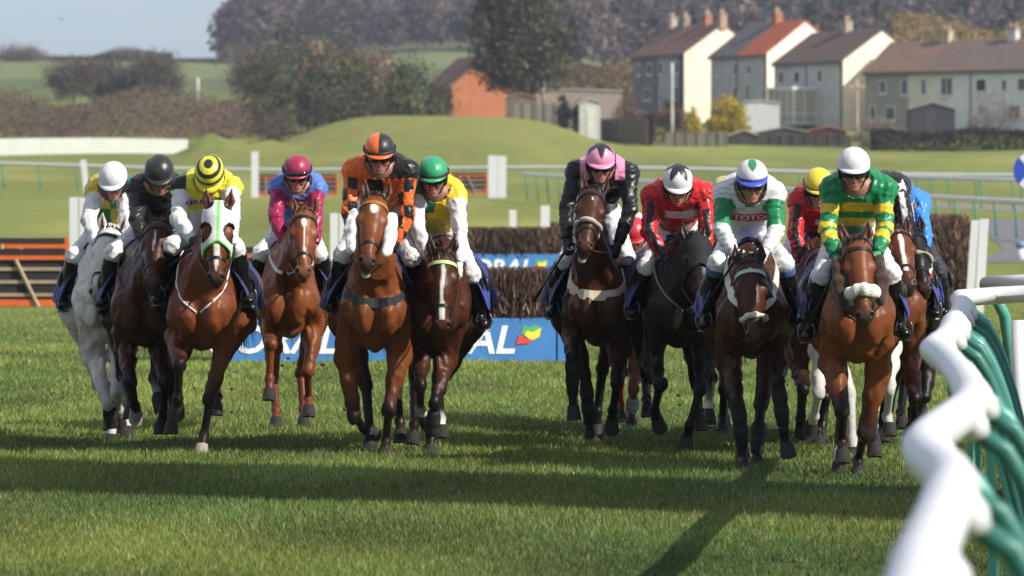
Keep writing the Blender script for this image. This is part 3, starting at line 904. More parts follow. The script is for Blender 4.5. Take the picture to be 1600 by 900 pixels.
    panel_fence('garden_fence', 'dark sloping fence running from the tall evergreen down to the houses', 938, 1012, 186, 212, 470, (.15, .12, .09), 6, Y1=464)
    panel_fence('garden_fence', 'grey fence at the foot of the tall evergreen', 800, 900, 162, 182, 470, (.19, .17, .14), 6)
    pole(1050, 98, 205, 466, 'tall pale pole in front of the farthest left house', False, .11, color=(.50, .48, .44))
    pole(1339, 124, 207, 474, 'telegraph pole in front of the cream gable of the porch house', True, .1, color=(.42, .33, .28))
    pole(850, 74, 150, 520, 'thin pale pole beside the tall evergreen', False, .09, color=(.62, .58, .45))
    pole(309, 122, 168, 560, 'short pale post in the field left of the broad evergreen', False, .16, color=(.5, .47, .42))
    bush('garden_bush', 1029, 1070, 150, 186, 480, 'dark green rounded bush behind the tall pale pole', [(.030, .042, .016), (.045, .058, .02)], 900, .1)
    bush('golden_conifer', 1104, 1170, 152, 206, 476, 'large round golden yellow conifer in front of the orange roofed house', [(.52, .39, .022), (.60, .45, .03), (.38, .30, .022), (.24, .21, .02)], 2600, .10, cat='conifer')
    bush('golden_conifer', 1066, 1096, 170, 206, 474, 'small golden yellow conifer beside the box hedge', [(.48, .37, .022), (.52, .40, .03), (.28, .25, .02)], 900, .09, cat='conifer')
    bush('box_hedge', 1017, 1065, 177, 226, 468, 'clipped brown beech hedge block by the tall pale pole', [(.19, .115, .065), (.15, .09, .05), (.09, .07, .035)], 1300, .09, cat='hedge', boxy=True, depth=1)
    bush('garden_bush', 998, 1024, 181, 222, 468, 'dark green clipped bush left of the brown hedge block', [(.06, .07, .025), (.08, .08, .03)], 700, .09)
    bush('garden_bush', 868, 892, 152, 188, 466, 'dark round evergreen bush left of the small white framed shed', [(.025, .038, .016), (.036, .05, .02)], 700, .1)
    bush('garden_bush', 893, 917, 150, 184, 468, 'green garden bush touching the small white framed shed', [(.035, .05, .02), (.06, .07, .03)], 600, .1)
    bush('clipped_hedge', 1365, 1640, 206, 243, 455, 'long dark clipped hedge in front of the terrace', [(.040, .037, .018), (.052, .046, .022), (.028, .027, .014), (.066, .050, .028)], 6000, .11, cat='hedge', boxy=True, depth=1.0)
    bush('garden_shrub', 1510, 1600, 146, 214, 470, 'leafless reddish shrub in front of the long terrace', [(.20, .15, .13), (.16, .12, .11), (.24, .19, .17)], 1500, .07)
    bush('garden_shrub', 1330, 1420, 186, 234, 462, 'low pale brown shrub below the cream gable', [(.22, .16, .12), (.17, .13, .10), (.28, .23, .18)], 1500, .07)
    bush('garden_shrub', 955, 1010, 150, 196, 500, 'bare brown shrub left of the estate', [(.17, .125, .09), (.13, .095, .07)], 1000, .08)
    bush('mound_shrub', 392, 470, 174, 196, 462, 'low brown shrub at the foot of the broad evergreen', [(.16, .11, .075), (.12, .085, .06)], 900, .08)

# ---------------------------------------------------------------- racecourse furniture
WHITE = lambda: mat('white_plastic', (.64, .65, .67), .42, noise=(4, .05, 4))
GREEN = lambda: mat('green_plastic', (.085, .33, .27), .35, noise=(5, .10, 4))

def far_rail(label, p0, p1, step, double=False):
    (px0, Y0), (px1, Y1) = p0, p1
    n = int(max(6, np.hypot((px1 - px0) / FPX * (Y0 + Y1) / 2, Y1 - Y0) / step))
    t = np.linspace(0, 1, n * 2 + 1)
    Y = Y0 + (Y1 - Y0) * t; X = (px0 - 800) * Y0 / FPX * (1 - t) + (px1 - 800) * Y1 / FPX * t
    Z = ground_z(X, Y)
    base = (X[0], Y[0], Z[0])
    root = empty('running_rail', base, label, 'rail', 'running rails across the far course')
    top = np.stack([X, Y, Z + 1.2], -1)
    q = MB(); q.tube(top, .085, 8); q.build('top_rail', WHITE(), root, base, True)
    for i in range(0, len(t), 2):
        q = MB(); a = top[i]
        q.tube([a + [0, .02, 0], a + [.12, .2, -.02], a + [.2, .42, -.4], a + [.24, .5, -1.25]], .04, 6)
        q.build('leg', GREEN(), root, base, True)

def marker_board(label, px0, px1, py0, Y, boards=1, lean=0.0, name='wing_post', group='white wing boards and marker posts', py1=None, lab_cat='marker post'):
    x0 = (px0 - 800) * Y / FPX; x1 = (px1 - 800) * Y / FPX
    z0 = float(ground_z(x0, Y)); z1 = EYE + (HOR - py0) * Y / FPX
    base = ((x0 + x1) / 2, Y, z0)
    root = empty(name, base, label, lab_cat, group)
    w = (x1 - x0) / boards
    for i in range(boards):
        q = MB(); a = x0 + i * w + (.02 if i else 0); b = x0 + (i + 1) * w - .0
        v = np.array([[a,Y-.04,z0-.2],[b,Y-.04,z0-.2],[b,Y+.05,z0-.2],[a,Y+.05,z0-.2],[a+lean,Y-.04,z1],[b+lean,Y-.04,z1-.03*i],[b+lean,Y+.05,z1-.03*i],[a+lean,Y+.05,z1]])
        q.add(v, [[0,3,2,1],[4,5,6,7],[0,1,5,4],[1,2,6,5],[2,3,7,6],[3,0,4,7]])
        q.build('board', WHITE(), root, base)
    q = MB(); q.tube([[base[0] + lean * .5, Y + .06, (z0 + z1) / 2], [base[0] + .1, Y + .7, z0]], .03, 6); q.build('brace', WHITE(), root, base)
    return root

def brush_block(x0, x1, Y, depth, z0, z1, n, seed, lean=0.22, bulge=.05, cols=None, size=.011):
    """birch twigs packed in a fence: thin upright slivers over a dark core"""
    g = np.random.default_rng(seed)
    H = z1 - z0
    f = g.random(n)
    face = g.random(n)
    x = g.uniform(x0, x1, n)
    zb = z0 + g.uniform(-.1, .85, n) * H
    y = np.where(face < .7, Y + g.normal(0, .025, n), Y + depth * g.random(n))
    zb = np.where(face < .7, zb, z1 - g.uniform(.05, .3, n) * H)
    y = y + lean * (zb - z0) - bulge * np.sin((zb - z0) / H * 3)
    L = g.uniform(.08, .26, n)
    d = np.stack([g.normal(0, .32, n), lean + g.normal(0, .25, n), np.ones(n)], -1); d /= np.linalg.norm(d, axis=1)[:, None]
    a = np.stack([x, y, zb], -1); b = a + d * L[:, None]
    b[:, 2] = np.minimum(b[:, 2], z1 + g.uniform(-.02, .045, n))
    w = np.stack([g.normal(0, 1, n), g.normal(0, .5, n), g.normal(0, .3, n)], -1)
    w = w / np.linalg.norm(w, axis=1)[:, None] * size * g.uniform(.5, 1.3, (n, 1))
    V = np.stack([a - w, a + w, b + w * .3, b - w * .3], 1).reshape(-1, 3)
    F = np.arange(4 * n).reshape(n, 4)
    pal = np.array(cols or [(.062, .036, .026), (.090, .052, .034), (.042, .026, .020), (.16, .10, .065), (.030, .020, .017)])
    C = pal[g.integers(0, len(pal), n)] * g.uniform(.6, 1.4, (n, 1))
    pch = noise3(np.stack([x * 3, zb * 3, x * 0], -1), 1.3, seed)[:, None]
    C = np.clip(C * (1 + .35 * pch), .004, .4)
    return V, F, np.repeat(C, 4, 0)

def birch_fence(label, px0, px1, Y, H, base_board, n, seed, depth=.9, group='birch steeplechase fences', size=.011, board=True, name='birch_fence'):
    x0 = (px0 - 800) * Y / FPX; x1 = (px1 - 800) * Y / FPX
    z0 = float(ground_z((x0 + x1) / 2, Y))
    base = ((x0 + x1) / 2, Y, z0)
    root = empty(name, base, label, 'fence', group)
    core = MB(); zt = H - .05
    s = .22
    v = np.array([[x0, Y + .04, 0], [x1, Y + .04, 0], [x1, Y + depth, 0], [x0, Y + depth, 0],
                  [x0, Y + .05 + s * zt, zt], [x1, Y + .05 + s * zt, zt], [x1, Y + depth - .1, zt], [x0, Y + depth - .1, zt]]); v[:, 2] += z0
    core.add(v, [[0,3,2,1],[4,5,6,7],[0,1,5,4],[1,2,6,5],[2,3,7,6],[3,0,4,7]])
    core.build('core', mat('brush_core', (.030, .021, .016), .95, noise=(12, .5, 5), bump=(30, 1, .05)), root, base)
    V, F, C = brush_block(x0, x1, Y, depth, z0 + (base_board if board else 0), z0 + H, n, seed, size=size)
    link('brush', V, F, mat('birch_twigs', attr=True, rough=.8, spec=.25), root, base, C)
    return root, (x0, x1, Y, z0, base)

def text_mesh(s, size, shear=0.0, offset=0.0):
    cu = bpy.data.curves.new('lettering', 'FONT')
    cu.body = s; cu.size = size; cu.shear = shear; cu.offset = offset; cu.align_x = 'LEFT'; cu.resolution_u = 3
    o = bpy.data.objects.new('lettering', cu); COL.objects.link(o)
    dg = bpy.context.evaluated_depsgraph_get()
    me = bpy.data.meshes.new_from_object(o.evaluated_get(dg))
    bpy.data.objects.remove(o); bpy.data.curves.remove(cu)
    v = np.array([q.co[:] for q in me.vertices]); f = [list(p.vertices) for p in me.polygons]
    bpy.data.meshes.remove(me)
    return v, f

def sponsor_board(root, base, x0, x1, y, z0, z1, words, blue=(.055, .20, .48), lean=.12):
    """blue board along the foot of a fence, with white lettering and a flame emblem"""
    H = z1 - z0
    b = MB()
    yy = lambda z: y + lean * (z - z0)
    v = [[x0, yy(z0), z0 - .03], [x1, yy(z0), z0 - .03], [x1, yy(z0) + .06, z0 - .03], [x0, yy(z0) + .06, z0 - .03],
         [x0, yy(z1), z1], [x1, yy(z1), z1], [x1, yy(z1) + .06, z1], [x0, yy(z1) + .06, z1]]
    b.add(v, [[0,3,2,1],[4,5,6,7],[0,1,5,4],[1,2,6,5],[2,3,7,6],[3,0,4,7]])
    bo = b.build('sponsor_board', mat('board_blue', blue, .45, noise=(2, .12, 4)), root, base)
    wm = mat('lettering_white', (.82, .82, .82), .5)
    for (xs, wid, cap_h, zb) in words:
        v, f = text_mesh('CORAL', 1.0, .22, .022)
        v = v - [v[:, 0].min(), v[:, 1].min(), 0]
        v = v / [v[:, 0].max(), v[:, 1].max(), 1]
        X = xs + v[:, 0] * wid; Z = zb + v[:, 1] * cap_h
        link('lettering', np.stack([X, yy(Z) - .006, Z], -1), f, wm, bo, base)
        e0 = xs + wid + cap_h * .03; em = MB(); eh = cap_h * .62
        def flame(pts, col, d):
            p = np.array(pts) * eh; q = np.stack([e0 + p[:, 0], 0 * p[:, 0], zb + cap_h * .42 + p[:, 1]], -1); q[:, 1] = yy(q[:, 2]) - d
            em.add(q, [list(range(len(q)))], col)
        flame([(.25, .42), (.42, .95), (.75, .8), (1.05, .95), (1.3, .9), (1.2, .55), (.8, .45)], (.10, .42, .12), .006)
        flame([(.45, .38), (.6, .62), (.95, .55), (1.42, .82), (1.3, .28), (.95, .1), (.75, .16)], (.85, .72, .05), .009)
        flame([(0, -.12), (.18, .42), (.5, .22), (.95, .12), (.7, -.06), (.42, -.1)], (.75, .06, .05), .012)
        em.build('emblem', mat('emblem_paint', attr=True, rough=.5), bo, base)

def hurdle(label, px0, px1, py0, Y, seed=1, flights=3, group='brush hurdles with orange frames', H=None):
    x0 = (px0 - 800) * Y / FPX; x1 = (px1 - 800) * Y / FPX
    z0 = float(ground_z((x0 + x1) / 2, Y)); z1 = EYE + (HOR - py0) * Y / FPX if H is None else z0 + H
    H = z1 - z0
    base = ((x0 + x1) / 2, Y, z0)
    root = empty('hurdle', base, label, 'hurdle', group)
    om = mat('hurdle_orange', (.62, .115, .02), .55, noise=(6, .12, 3)); wd = mat('hurdle_wood', (.32, .24, .16), .8, noise=(5, .25, 4)); dk = mat('hurdle_brush', (.018, .017, .017), .85, noise=(15, .5, 4), bump=(40, 1, .03))
    n = max(1, round((x1 - x0) / 1.8)); w = (x1 - x0) / n
    for i in range(n):
        a = x0 + i * w; b = a + w; t = .09
        q = MB()
        q.box((a, Y - .05, z0), (a + t, Y + .05, z1)); q.box((b - t, Y - .05, z0), (b - .005, Y + .05, z1))
        q.box((a + t, Y - .045, z0 + .02), (b - t, Y + .045, z0 + .13)); q.box((a + t, Y - .045, z1 - .2), (b - t, Y + .045, z1 - .11))
        q.build('frame', om, root, base)
        q = MB(); q.box((a + t, Y + .0, z0 + .13), (b - t, Y + .12, z1 - .2)); q.box((a + t * .9, Y - .06, z1 - .108), (b - t * .9, Y + .10, z1 - .01))
        q.build('brush', dk, root, base)
        q = MB()
        for f in (.18, .40, .62): q.box((a + t, Y - .03, z0 + f * H), (b - t, Y - .002, z0 + f * H + .06))
        q.tube([[a + w * .22, Y - .055, z0], [a + w * .24, Y - .055, z1 - .12]], .042, 6); q.tube([[b - w * .32, Y - .055, z0], [b - w * .55, Y - .055, z1 - .2]], .042, 6)
        q.build('struts', wd, root, base)
    return root

def make_course():
    # sheeted white rail far left
    Y = 400
    xs = np.linspace(-50, (292 - 800) * Y / FPX, 24); zs = ground_z(xs, np.full(24, Y))
    q = MB(); V = []; zt = zs + np.linspace(1.36, 1.02, 24)
    V = np.concatenate([np.stack([xs, 0 * xs + Y, zs - .1], -1), np.stack([xs, 0 * xs + Y + .02 * np.sin(xs * 2), zt], -1), np.stack([xs, 0 * xs + Y + .05, zs - .1], -1), np.stack([xs, 0 * xs + Y + .05 + .02 * np.sin(xs * 2), zt], -1)])
    F = []
    for i in range(23): F += [[i, i+1, 25+i, 24+i], [48+i, 72+i, 73+i, 49+i], [24+i, 25+i, 73+i, 72+i]]
    base = (xs[0], Y, zs[0])
    root = empty('sheeted_rail', base, 'long white sheeted rail in front of the brown scrub', 'rail')
    q.add(V, F); q.build('sheeting', mat('white_sheet', (.80, .79, .74), .6, noise=(1.5, .06, 5)), root, base)
    for i in range(1, 24, 2):
        q = MB(); q.tube([[xs[i], Y + .12, zs[i] - .2], [xs[i], Y + .12, zt[i] + .06]], .05, 6); q.build('post', WHITE(), root, base, True)
    far_rail('white running rail on green legs crossing the whole far course', (-60, 284), (1660, 254), 2.2)
    far_rail('nearer white rail sloping down behind the right half of the field', (816, 250), (1680, 172), 2.2)
    far_rail('short white rail between the two long ones at the right edge', (1380, 240), (1680, 228), 2.2)
    marker_board('tall narrow white marker post behind the maroon capped jockey', 393, 404, 237, 268)
    marker_board('wide white marker board standing in the middle of the far course', 763, 791, 243, 258, 2)
    marker_board('short leaning white post left of the black capped jockey', 132, 141, 250, 272, 1, -.2)
    marker_board('tall pair of white wing boards beside the big orange hurdle', 109, 136, 308, 99, 2)
    marker_board('white wing boards between the chestnut and the orange silks', 516, 541, 333, 96, 2)
    marker_board('small white post left of the pink and black jockey', 796, 807, 328, 140)
    marker_board('small white post nearest the pink and black jockey', 845, 859, 321, 138)
    marker_board('slanted white wing board at the brush fence end by the right rail', 1506, 1518, 344, 90, 1, .12)
    marker_board('second slanted white wing board, right of its twin by the brush fence', 1521, 1535, 342, 90.3, 1, .10)
    marker_board('white post top showing over the brush left of the slanted boards', 1455, 1476, 354, 93, 1, 0)
    hurdle('large orange framed hurdle with pale struts at the left edge', -45, 110, 388, 98, 1)
    hurdle('orange topped hurdle showing just behind the large left one', -30, 108, 371, 104, 2)
    hurdle('orange framed hurdle behind the white hooded horse', 352, 412, 385, 97, 3)
    hurdle('far orange ended hurdle behind the maroon capped jockey', 400, 528, 273, 272, 4, H=1.05)
    hurdle('far hurdle between the green capped jockey and the white board', 646, 762, 273, 268, 5, H=1.05)
    root, (x0, x1, Y, z0, base) = birch_fence('nearest birch fence with a blue lettered board, behind the middle horses', 352, 905, 65, 1.07, .5, 13000, 61)
    px = lambda v: (v - 800) * 65 / FPX
    hz = lambda py: EYE + (HOR - py) * 65 / FPX
    xs_ = px(870)
    wd = [(px(325), px(529) - px(325), .335, hz(553)), (px(601), px(805) - px(601), .335, hz(553))]
    sponsor_board(root, base, x0, xs_ - .01, Y - .10, z0, hz(497), wd)
    sponsor_board(root, base, xs_ + .01, x1, Y - .10, z0, hz(497), [])
    root, (x0, x1, Y, z0, base) = birch_fence('second birch fence with a blue board, farther up the course', 690, 1010, 126, 1.22, .58, 9000, 62, size=.02)
    px2 = lambda v: (v - 800) * 126 / FPX
    sponsor_board(root, base, x0, x1, Y - .12, z0, EYE + (HOR - 397) * 126 / FPX, [(px2(714), px2(832) - px2(714), .36, EYE + (HOR - 430) * 126 / FPX)])
    birch_fence('third low birch fence, left stub behind the small white posts', 812, 842, 150, .82, 0, 1800, 63, size=.022, board=False)
    birch_fence('third low birch fence, right stub beside the pink and black jockey', 858, 960, 150, .98, 0, 3000, 64, size=.022, board=False)
    birch_fence('tall birch fence end by the slanted white boards on the right', 1452, 1516, 92, 1.62, 0, 5200, 65, size=.014, board=False)
    # green wing panel at the right fence
    x, _, zt = P(1451, 395, 90); o = MB()
    o.box((x - .12, 90.6, 0), (x + .10, 90.66, zt)); o = o.build('side_board', mat('wing_green', (.03, .20, .13), .5, noise=(4, .1, 3)), None, (x, 90.6, 0))
    tag(o, 'dark green side board at the left of the tall birch fence end', 'board')
    # round marker with saltire at the right edge
    c = P(1617, 267, 120); rad = .46
    base = (c[0], 120, float(ground_z(c[0], 120)))
    root = empty('distance_marker', base, 'round blue marker with a white saltire at the right edge', 'sign')
    q = MB(); q.tube([[c[0], 120.05, base[2]], [c[0], 120.05, c[2] - rad + .1]], .04, 8); q.build('post', WHITE(), root, base, True)
    q = MB(); q.tube([c + [0, .03, 0], c], rad, 40); d = q.build('disc', mat('marker_blue', (.02, .07, .42), .4), root, base)
    q = MB()
    for s in (-1, 1):
        for k in range(1):
            u = np.array([math.cos(.85), 0, s * math.sin(.85)]); n_ = np.array([-u[2], 0, u[0]]); y_ = -.006 - .003 * (s > 0)
            v = [c + u * rad * .96 + n_ * .07, c + u * rad * .96 - n_ * .07, c - u * rad * .96 - n_ * .07, c - u * rad * .96 + n_ * .07]
            q.add([p + np.array([0, y_, 0]) for p in v], [[0, 1, 2, 3]])
    link('saltire', np.concatenate(q.v), q.f, WHITE(), d, base)
    # a spectator-sized blue topped bollard
    a = P(1596, 412, 150); q = MB()
    root = empty('bollard', a, 'pale bollard with a blue cap on the tarmac at the right edge', 'bollard')
    q.tube([a, a + [0, 0, .25], a + [0, 0, .42]], [.17, .16, .10], 12); q.build('shaft', WHITE(), root, a, True)
    q = MB(); q.sphere(a + [0, 0, .50], (.17, .17, .11), 14); q.build('cap', mat('bollard_blue', (.16, .24, .36), .5), root, a, True)
    # tarmac
    xr = lambda p, Y: (p - 800) * Y / FPX
    sheet('path', [[(xr(1425, 236), 232), (xr(1500, 232), 226), (xr(1580, 228), 222), (xr(1760, 222), 216)], [(xr(1425, 246), 244), (xr(1500, 250), 248), (xr(1580, 246), 244), (xr(1760, 240), 238)]], (.21, .19, .175))
    sheet('road', [[(xr(1552, 140), 146), (xr(1545, 170), 165), (xr(1532, 190), 188), (xr(1526, 210), 206)], [(xr(1800, 140), 146), (xr(1800, 170), 165), (xr(1800, 190), 188), (xr(1800, 210), 206)]], (.155, .155, .165))
    sheet('track', [[(xr(352, 395), 386), (xr(362, 402), 398), (xr(380, 415), 412), (xr(395, 432), 430)], [(xr(372, 395), 386), (xr(380, 402), 398), (xr(398, 415), 412), (xr(412, 432), 430)]], (.27, .21, .16), lift=.03)

def make_right_rail():
    """swan-neck running rail that comes towards the camera on the right"""
    Yk = np.array([7.5, 10.4, 13.6, 16.1, 18.6, 21.9, 26.0, 29.0, 32.0, 35.5, 39.6])
    Xk = np.array([.50, .75, 1.08, 1.17, 1.54, 1.78, 1.93, 2.26, 2.52, 2.86, 3.16])
    Xk = .78 * Xk + .22 * np.polyval(np.polyfit(Yk, Xk, 2), Yk)
    t = np.linspace(0, 1, 160); s = np.linspace(0, 1, len(Yk))
    # smooth curve
    def cr(k):
        out = np.empty_like(t)
        for i, q in enumerate(t):
            f = q * (len(k) - 1); j = min(int(f), len(k) - 2); u = f - j
            p = [k[max(j-1, 0)], k[j], k[j+1], k[min(j+2, len(k)-1)]]
            out[i] = .5 * (2*p[1] + (p[2]-p[0])*u + (2*p[0]-5*p[1]+4*p[2]-p[3])*u*u + (3*p[1]-p[0]-3*p[2]+p[3])*u**3)
        return out
    Y = cr(Yk); X = cr(Xk)
    base = (X[0], Y[0], 0)
    root = empty('running_rail', base, 'large out of focus white rail on curved green legs at the right edge', 'rail')
    q = MB(); path = np.stack([X, Y, 1.2 + .012 * np.sin(Y * 1.1)], -1)
    far = np.array([[3.45, 39.9, 1.21], [3.9, 39.5, 1.24], [5.2, 38.4, 1.27]])
    q.tube(np.concatenate([path, far]), .062, 14)
    q.build('top_rail', WHITE(), root, base, True)
    posts = [9.0, 10.8, 12.6, 14.4, 16.1, 17.8, 19.4, 21.0, 22.6, 23.8, 25.0, 26.2, 27.4, 28.6, 29.9, 31.2, 32.4, 33.6, 34.9, 36.2, 37.5, 38.8]
    for y in posts:
        i = int(np.abs(Y - y).argmin()); a = path[i]
        q = MB(); q.sphere(a, (.067, .10, .065), 14); q.tube([a, a + [.03, .02, -.005], a + [.05, .03, -.03], a + [.06, .04, -.065]], [.05, .05, .048, .046], 12)
        q.build('elbow', WHITE(), root, base, True)
        q = MB(); tt = np.linspace(0, 1, 10)[:, None]
        b = a + [.06, .04, -.055]
        pts = b + np.concatenate([.30 * tt ** .6 + .12 * tt, .05 * tt, -1.14 * tt ** 1.35], 1)
        q.tube(pts, .030, 12); q.build('leg', GREEN(), root, base, True)
        if y in (10.8, 16.1, 21.0, 26.2, 31.2, 36.2):
         q = MB(); pts = b + np.concatenate([.06 * tt + .02, .30 * tt, -1.14 * tt ** 1.2], 1)
        q.tube(pts, .020, 10); q.build('brace', GREEN(), root, base, True)
    # second rail crossing behind it at the far end
    base2 = (3.3, 41.5, 0)
    r2 = empty('running_rail', base2, 'thin white rail leaving to the right at the far end of the big rail', 'rail')
    q = MB(); q.tube([[3.62, 42.9, 1.24], [3.85, 42.6, 1.26], [4.6, 42, 1.30], [6, 41.6, 1.33]], .06, 12); q.build('top_rail', WHITE(), r2, base2, True)
    for x, y in ((3.66, 42.9), (4.1, 42.3), (4.8, 41.9)):
        q = MB(); q.tube([[x, y, 1.22], [x + .12, y + .1, 1.0], [x + .2, y + .2, .5], [x + .22, y + .25, 0]], .045, 10); q.build('leg', GREEN(), r2, base2, True)
    q = MB(); q.tube([[3.66, 40.5, 0], [3.66, 40.5, 1.02]], .055, 12); o = q.build('rail_post', WHITE(), None, (3.66, 40.5, 0), True)
    tag(o, 'short white upright post behind the far end of the big rail', 'post')

def make_tower():
    """unseen boarded tower, added right of the frame to cast the shadow band"""
    tx, ty = 10.6, 29.95
    d = np.array([SUN_AZ[0], SUN_AZ[1], 0]); n = np.array([-d[1], d[0], 0])
    o = np.array([tx, ty, 0]); W = 1.72; D = 1.5; H = 12.6
    root = empty('shadow_tower', o, 'unseen boarded tower added to cast the long shadow across the turf', 'tower')
    M = lambda v: o + np.asarray(v)[:, :1] * n + np.asarray(v)[:, 1:2] * d + np.asarray(v)[:, 2:3] * np.array([0, 0, 1.0])
    bd = mat('tower_boards', (.20, .21, .20), .8, noise=(3, .2, 4)); st = mat('tower_steel', (.35, .36, .37), .4, metal=.8)
    q = MB()
    for z in np.arange(.3, H, .3): q.box((-W, -D, z), (W, D, z + .285), (1, 1, 1), M)
    q.build('cladding', bd, root, o)
    for x in (-W, W):
        for y in (-D, D):
            q = MB(); s = 1.02; q.tube(M([[x * s, y * s, 0], [x * s, y * s, H + 1]]), .05, 8); q.build('post', st, root, o)
    q = MB()
    a = M([[-W, 0, H - .2]])[0]
    q.tube(M([[W * .3, -D, 4.2], [W * 1.7, -D * 1.2, 5.0], [W * 2.5, -D * 1.2, 6.0], [W * 3.3, -D * 1.1, 6.4]]), [.05, .06, .07, .05], 8)  # bent arm added to cast a diagonal shadow on the turf
    q.build('rails', st, root, o)

def make_bird():
    c = P(95, 30, 300); q = MB()
    q.sphere(c, (.05, .13, .04), 10, (.03, .03, .03))
    for s in (-1, 1):
        q.add([c + [s * .03, -.06, 0], c + [s * .12, -.02, .07], c + [s * .20, .10, .03], c + [s * .11, .09, .05], c + [s * .03, .07, 0],
               c + [s * .03, -.06, -.015], c + [s * .12, -.02, .055], c + [s * .20, .10, .018], c + [s * .11, .09, .035], c + [s * .03, .07, -.015]],
              [[0, 1, 3, 4], [1, 2, 3], [9, 8, 6, 5], [8, 7, 6], [0, 5, 6, 1], [1, 6, 7, 2], [2, 7, 8, 3], [3, 8, 9, 4]], (.03, .03, .03))
    o = q.build('bird', mat('bird_feathers', (.03, .03, .03), .7), None, c, True)
    tag(o, 'tiny dark bird flying high in the sky on the left', 'bird')

def make_haze():
    q = MB(); q.box((-700, -70, -1.0), (700, 6100, 125.0))
    m = bpy.data.materials.new('haze_air'); m.use_nodes = True
    n, l = m.node_tree.nodes, m.node_tree.links
    n.clear(); v = n.new('ShaderNodeVolumePrincipled'); o = n.new('ShaderNodeOutputMaterial')
    v.inputs['Color'].default_value = (.72, .80, 1.0, 1); v.inputs['Density'].default_value = 0.00015; v.inputs['Anisotropy'].default_value = 0.1
    l.new(v.outputs[0], o.inputs['Volume'])
    h = q.build('haze', m); tag(h, kind='stuff')
    h['label'] = 'pale blue air haze over the far fields and hill'; h['category'] = 'haze'

make_ground()
make_turf_blades()
make_woods()
make_trees()
make_village()
make_course()
make_right_rail()
make_tower()
make_bird()
make_haze()
# ================================================================ HORSES
COATS = {  # body, points (lower legs), muzzle, mane
    'bay':      ((0.1269, 0.0359, 0.0126), (0.0122, 0.0085, 0.0073), (0.0342, 0.0195, 0.0159), (0.0085, 0.0073, 0.0061)),
    'bright':   ((0.1513, 0.0451, 0.0143), (0.0171, 0.0098, 0.0073), (0.0488, 0.0268, 0.0195), (0.0110, 0.0073, 0.0061)),
    'darkbay':  ((.054, .0175, .0078), (0.0098, 0.0073, 0.0061), (.048, .019, .010), (0.0073, 0.0061, 0.0049)),
    'brown':    ((0.0512, 0.0183, 0.0085), (0.0073, 0.0061, 0.0061), (.048, .019, .010), (0.0061, 0.0049, 0.0049)),
    'black':    ((0.0134, 0.0092, 0.0073), (0.0061, 0.0055, 0.0055), (0.0366, 0.0159, 0.0098), (0.0049, 0.0049, 0.0049)),
    'chestnut': ((0.1659, 0.0481, 0.0149), (0.1281, 0.0329, 0.0122), (0.1464, 0.0586, 0.0317), (0.1464, 0.0439, 0.0159)),
    'seal':     ((.013, .009, .007), (.006, .0055, .0055), (.115, .042, .018), (.005, .005, .005)),
    'grey':     ((0.6400, 0.5775, 0.5500), (0.4148, 0.4026, 0.3843), (0.3172, 0.2928, 0.2684), (0.5280, 0.5170, 0.4840)),
}

def solve(a, b, L, sign, lo=0.0):
    """give b the depth that makes |b-a| = L (bones keep their length)"""
    d2 = L * L - (b[0] - a[0]) ** 2 - (b[2] - a[2]) ** 2
    b = np.array(b, float); b[1] = a[1] + sign * math.sqrt(max(d2, lo)); return b

class Horse: pass

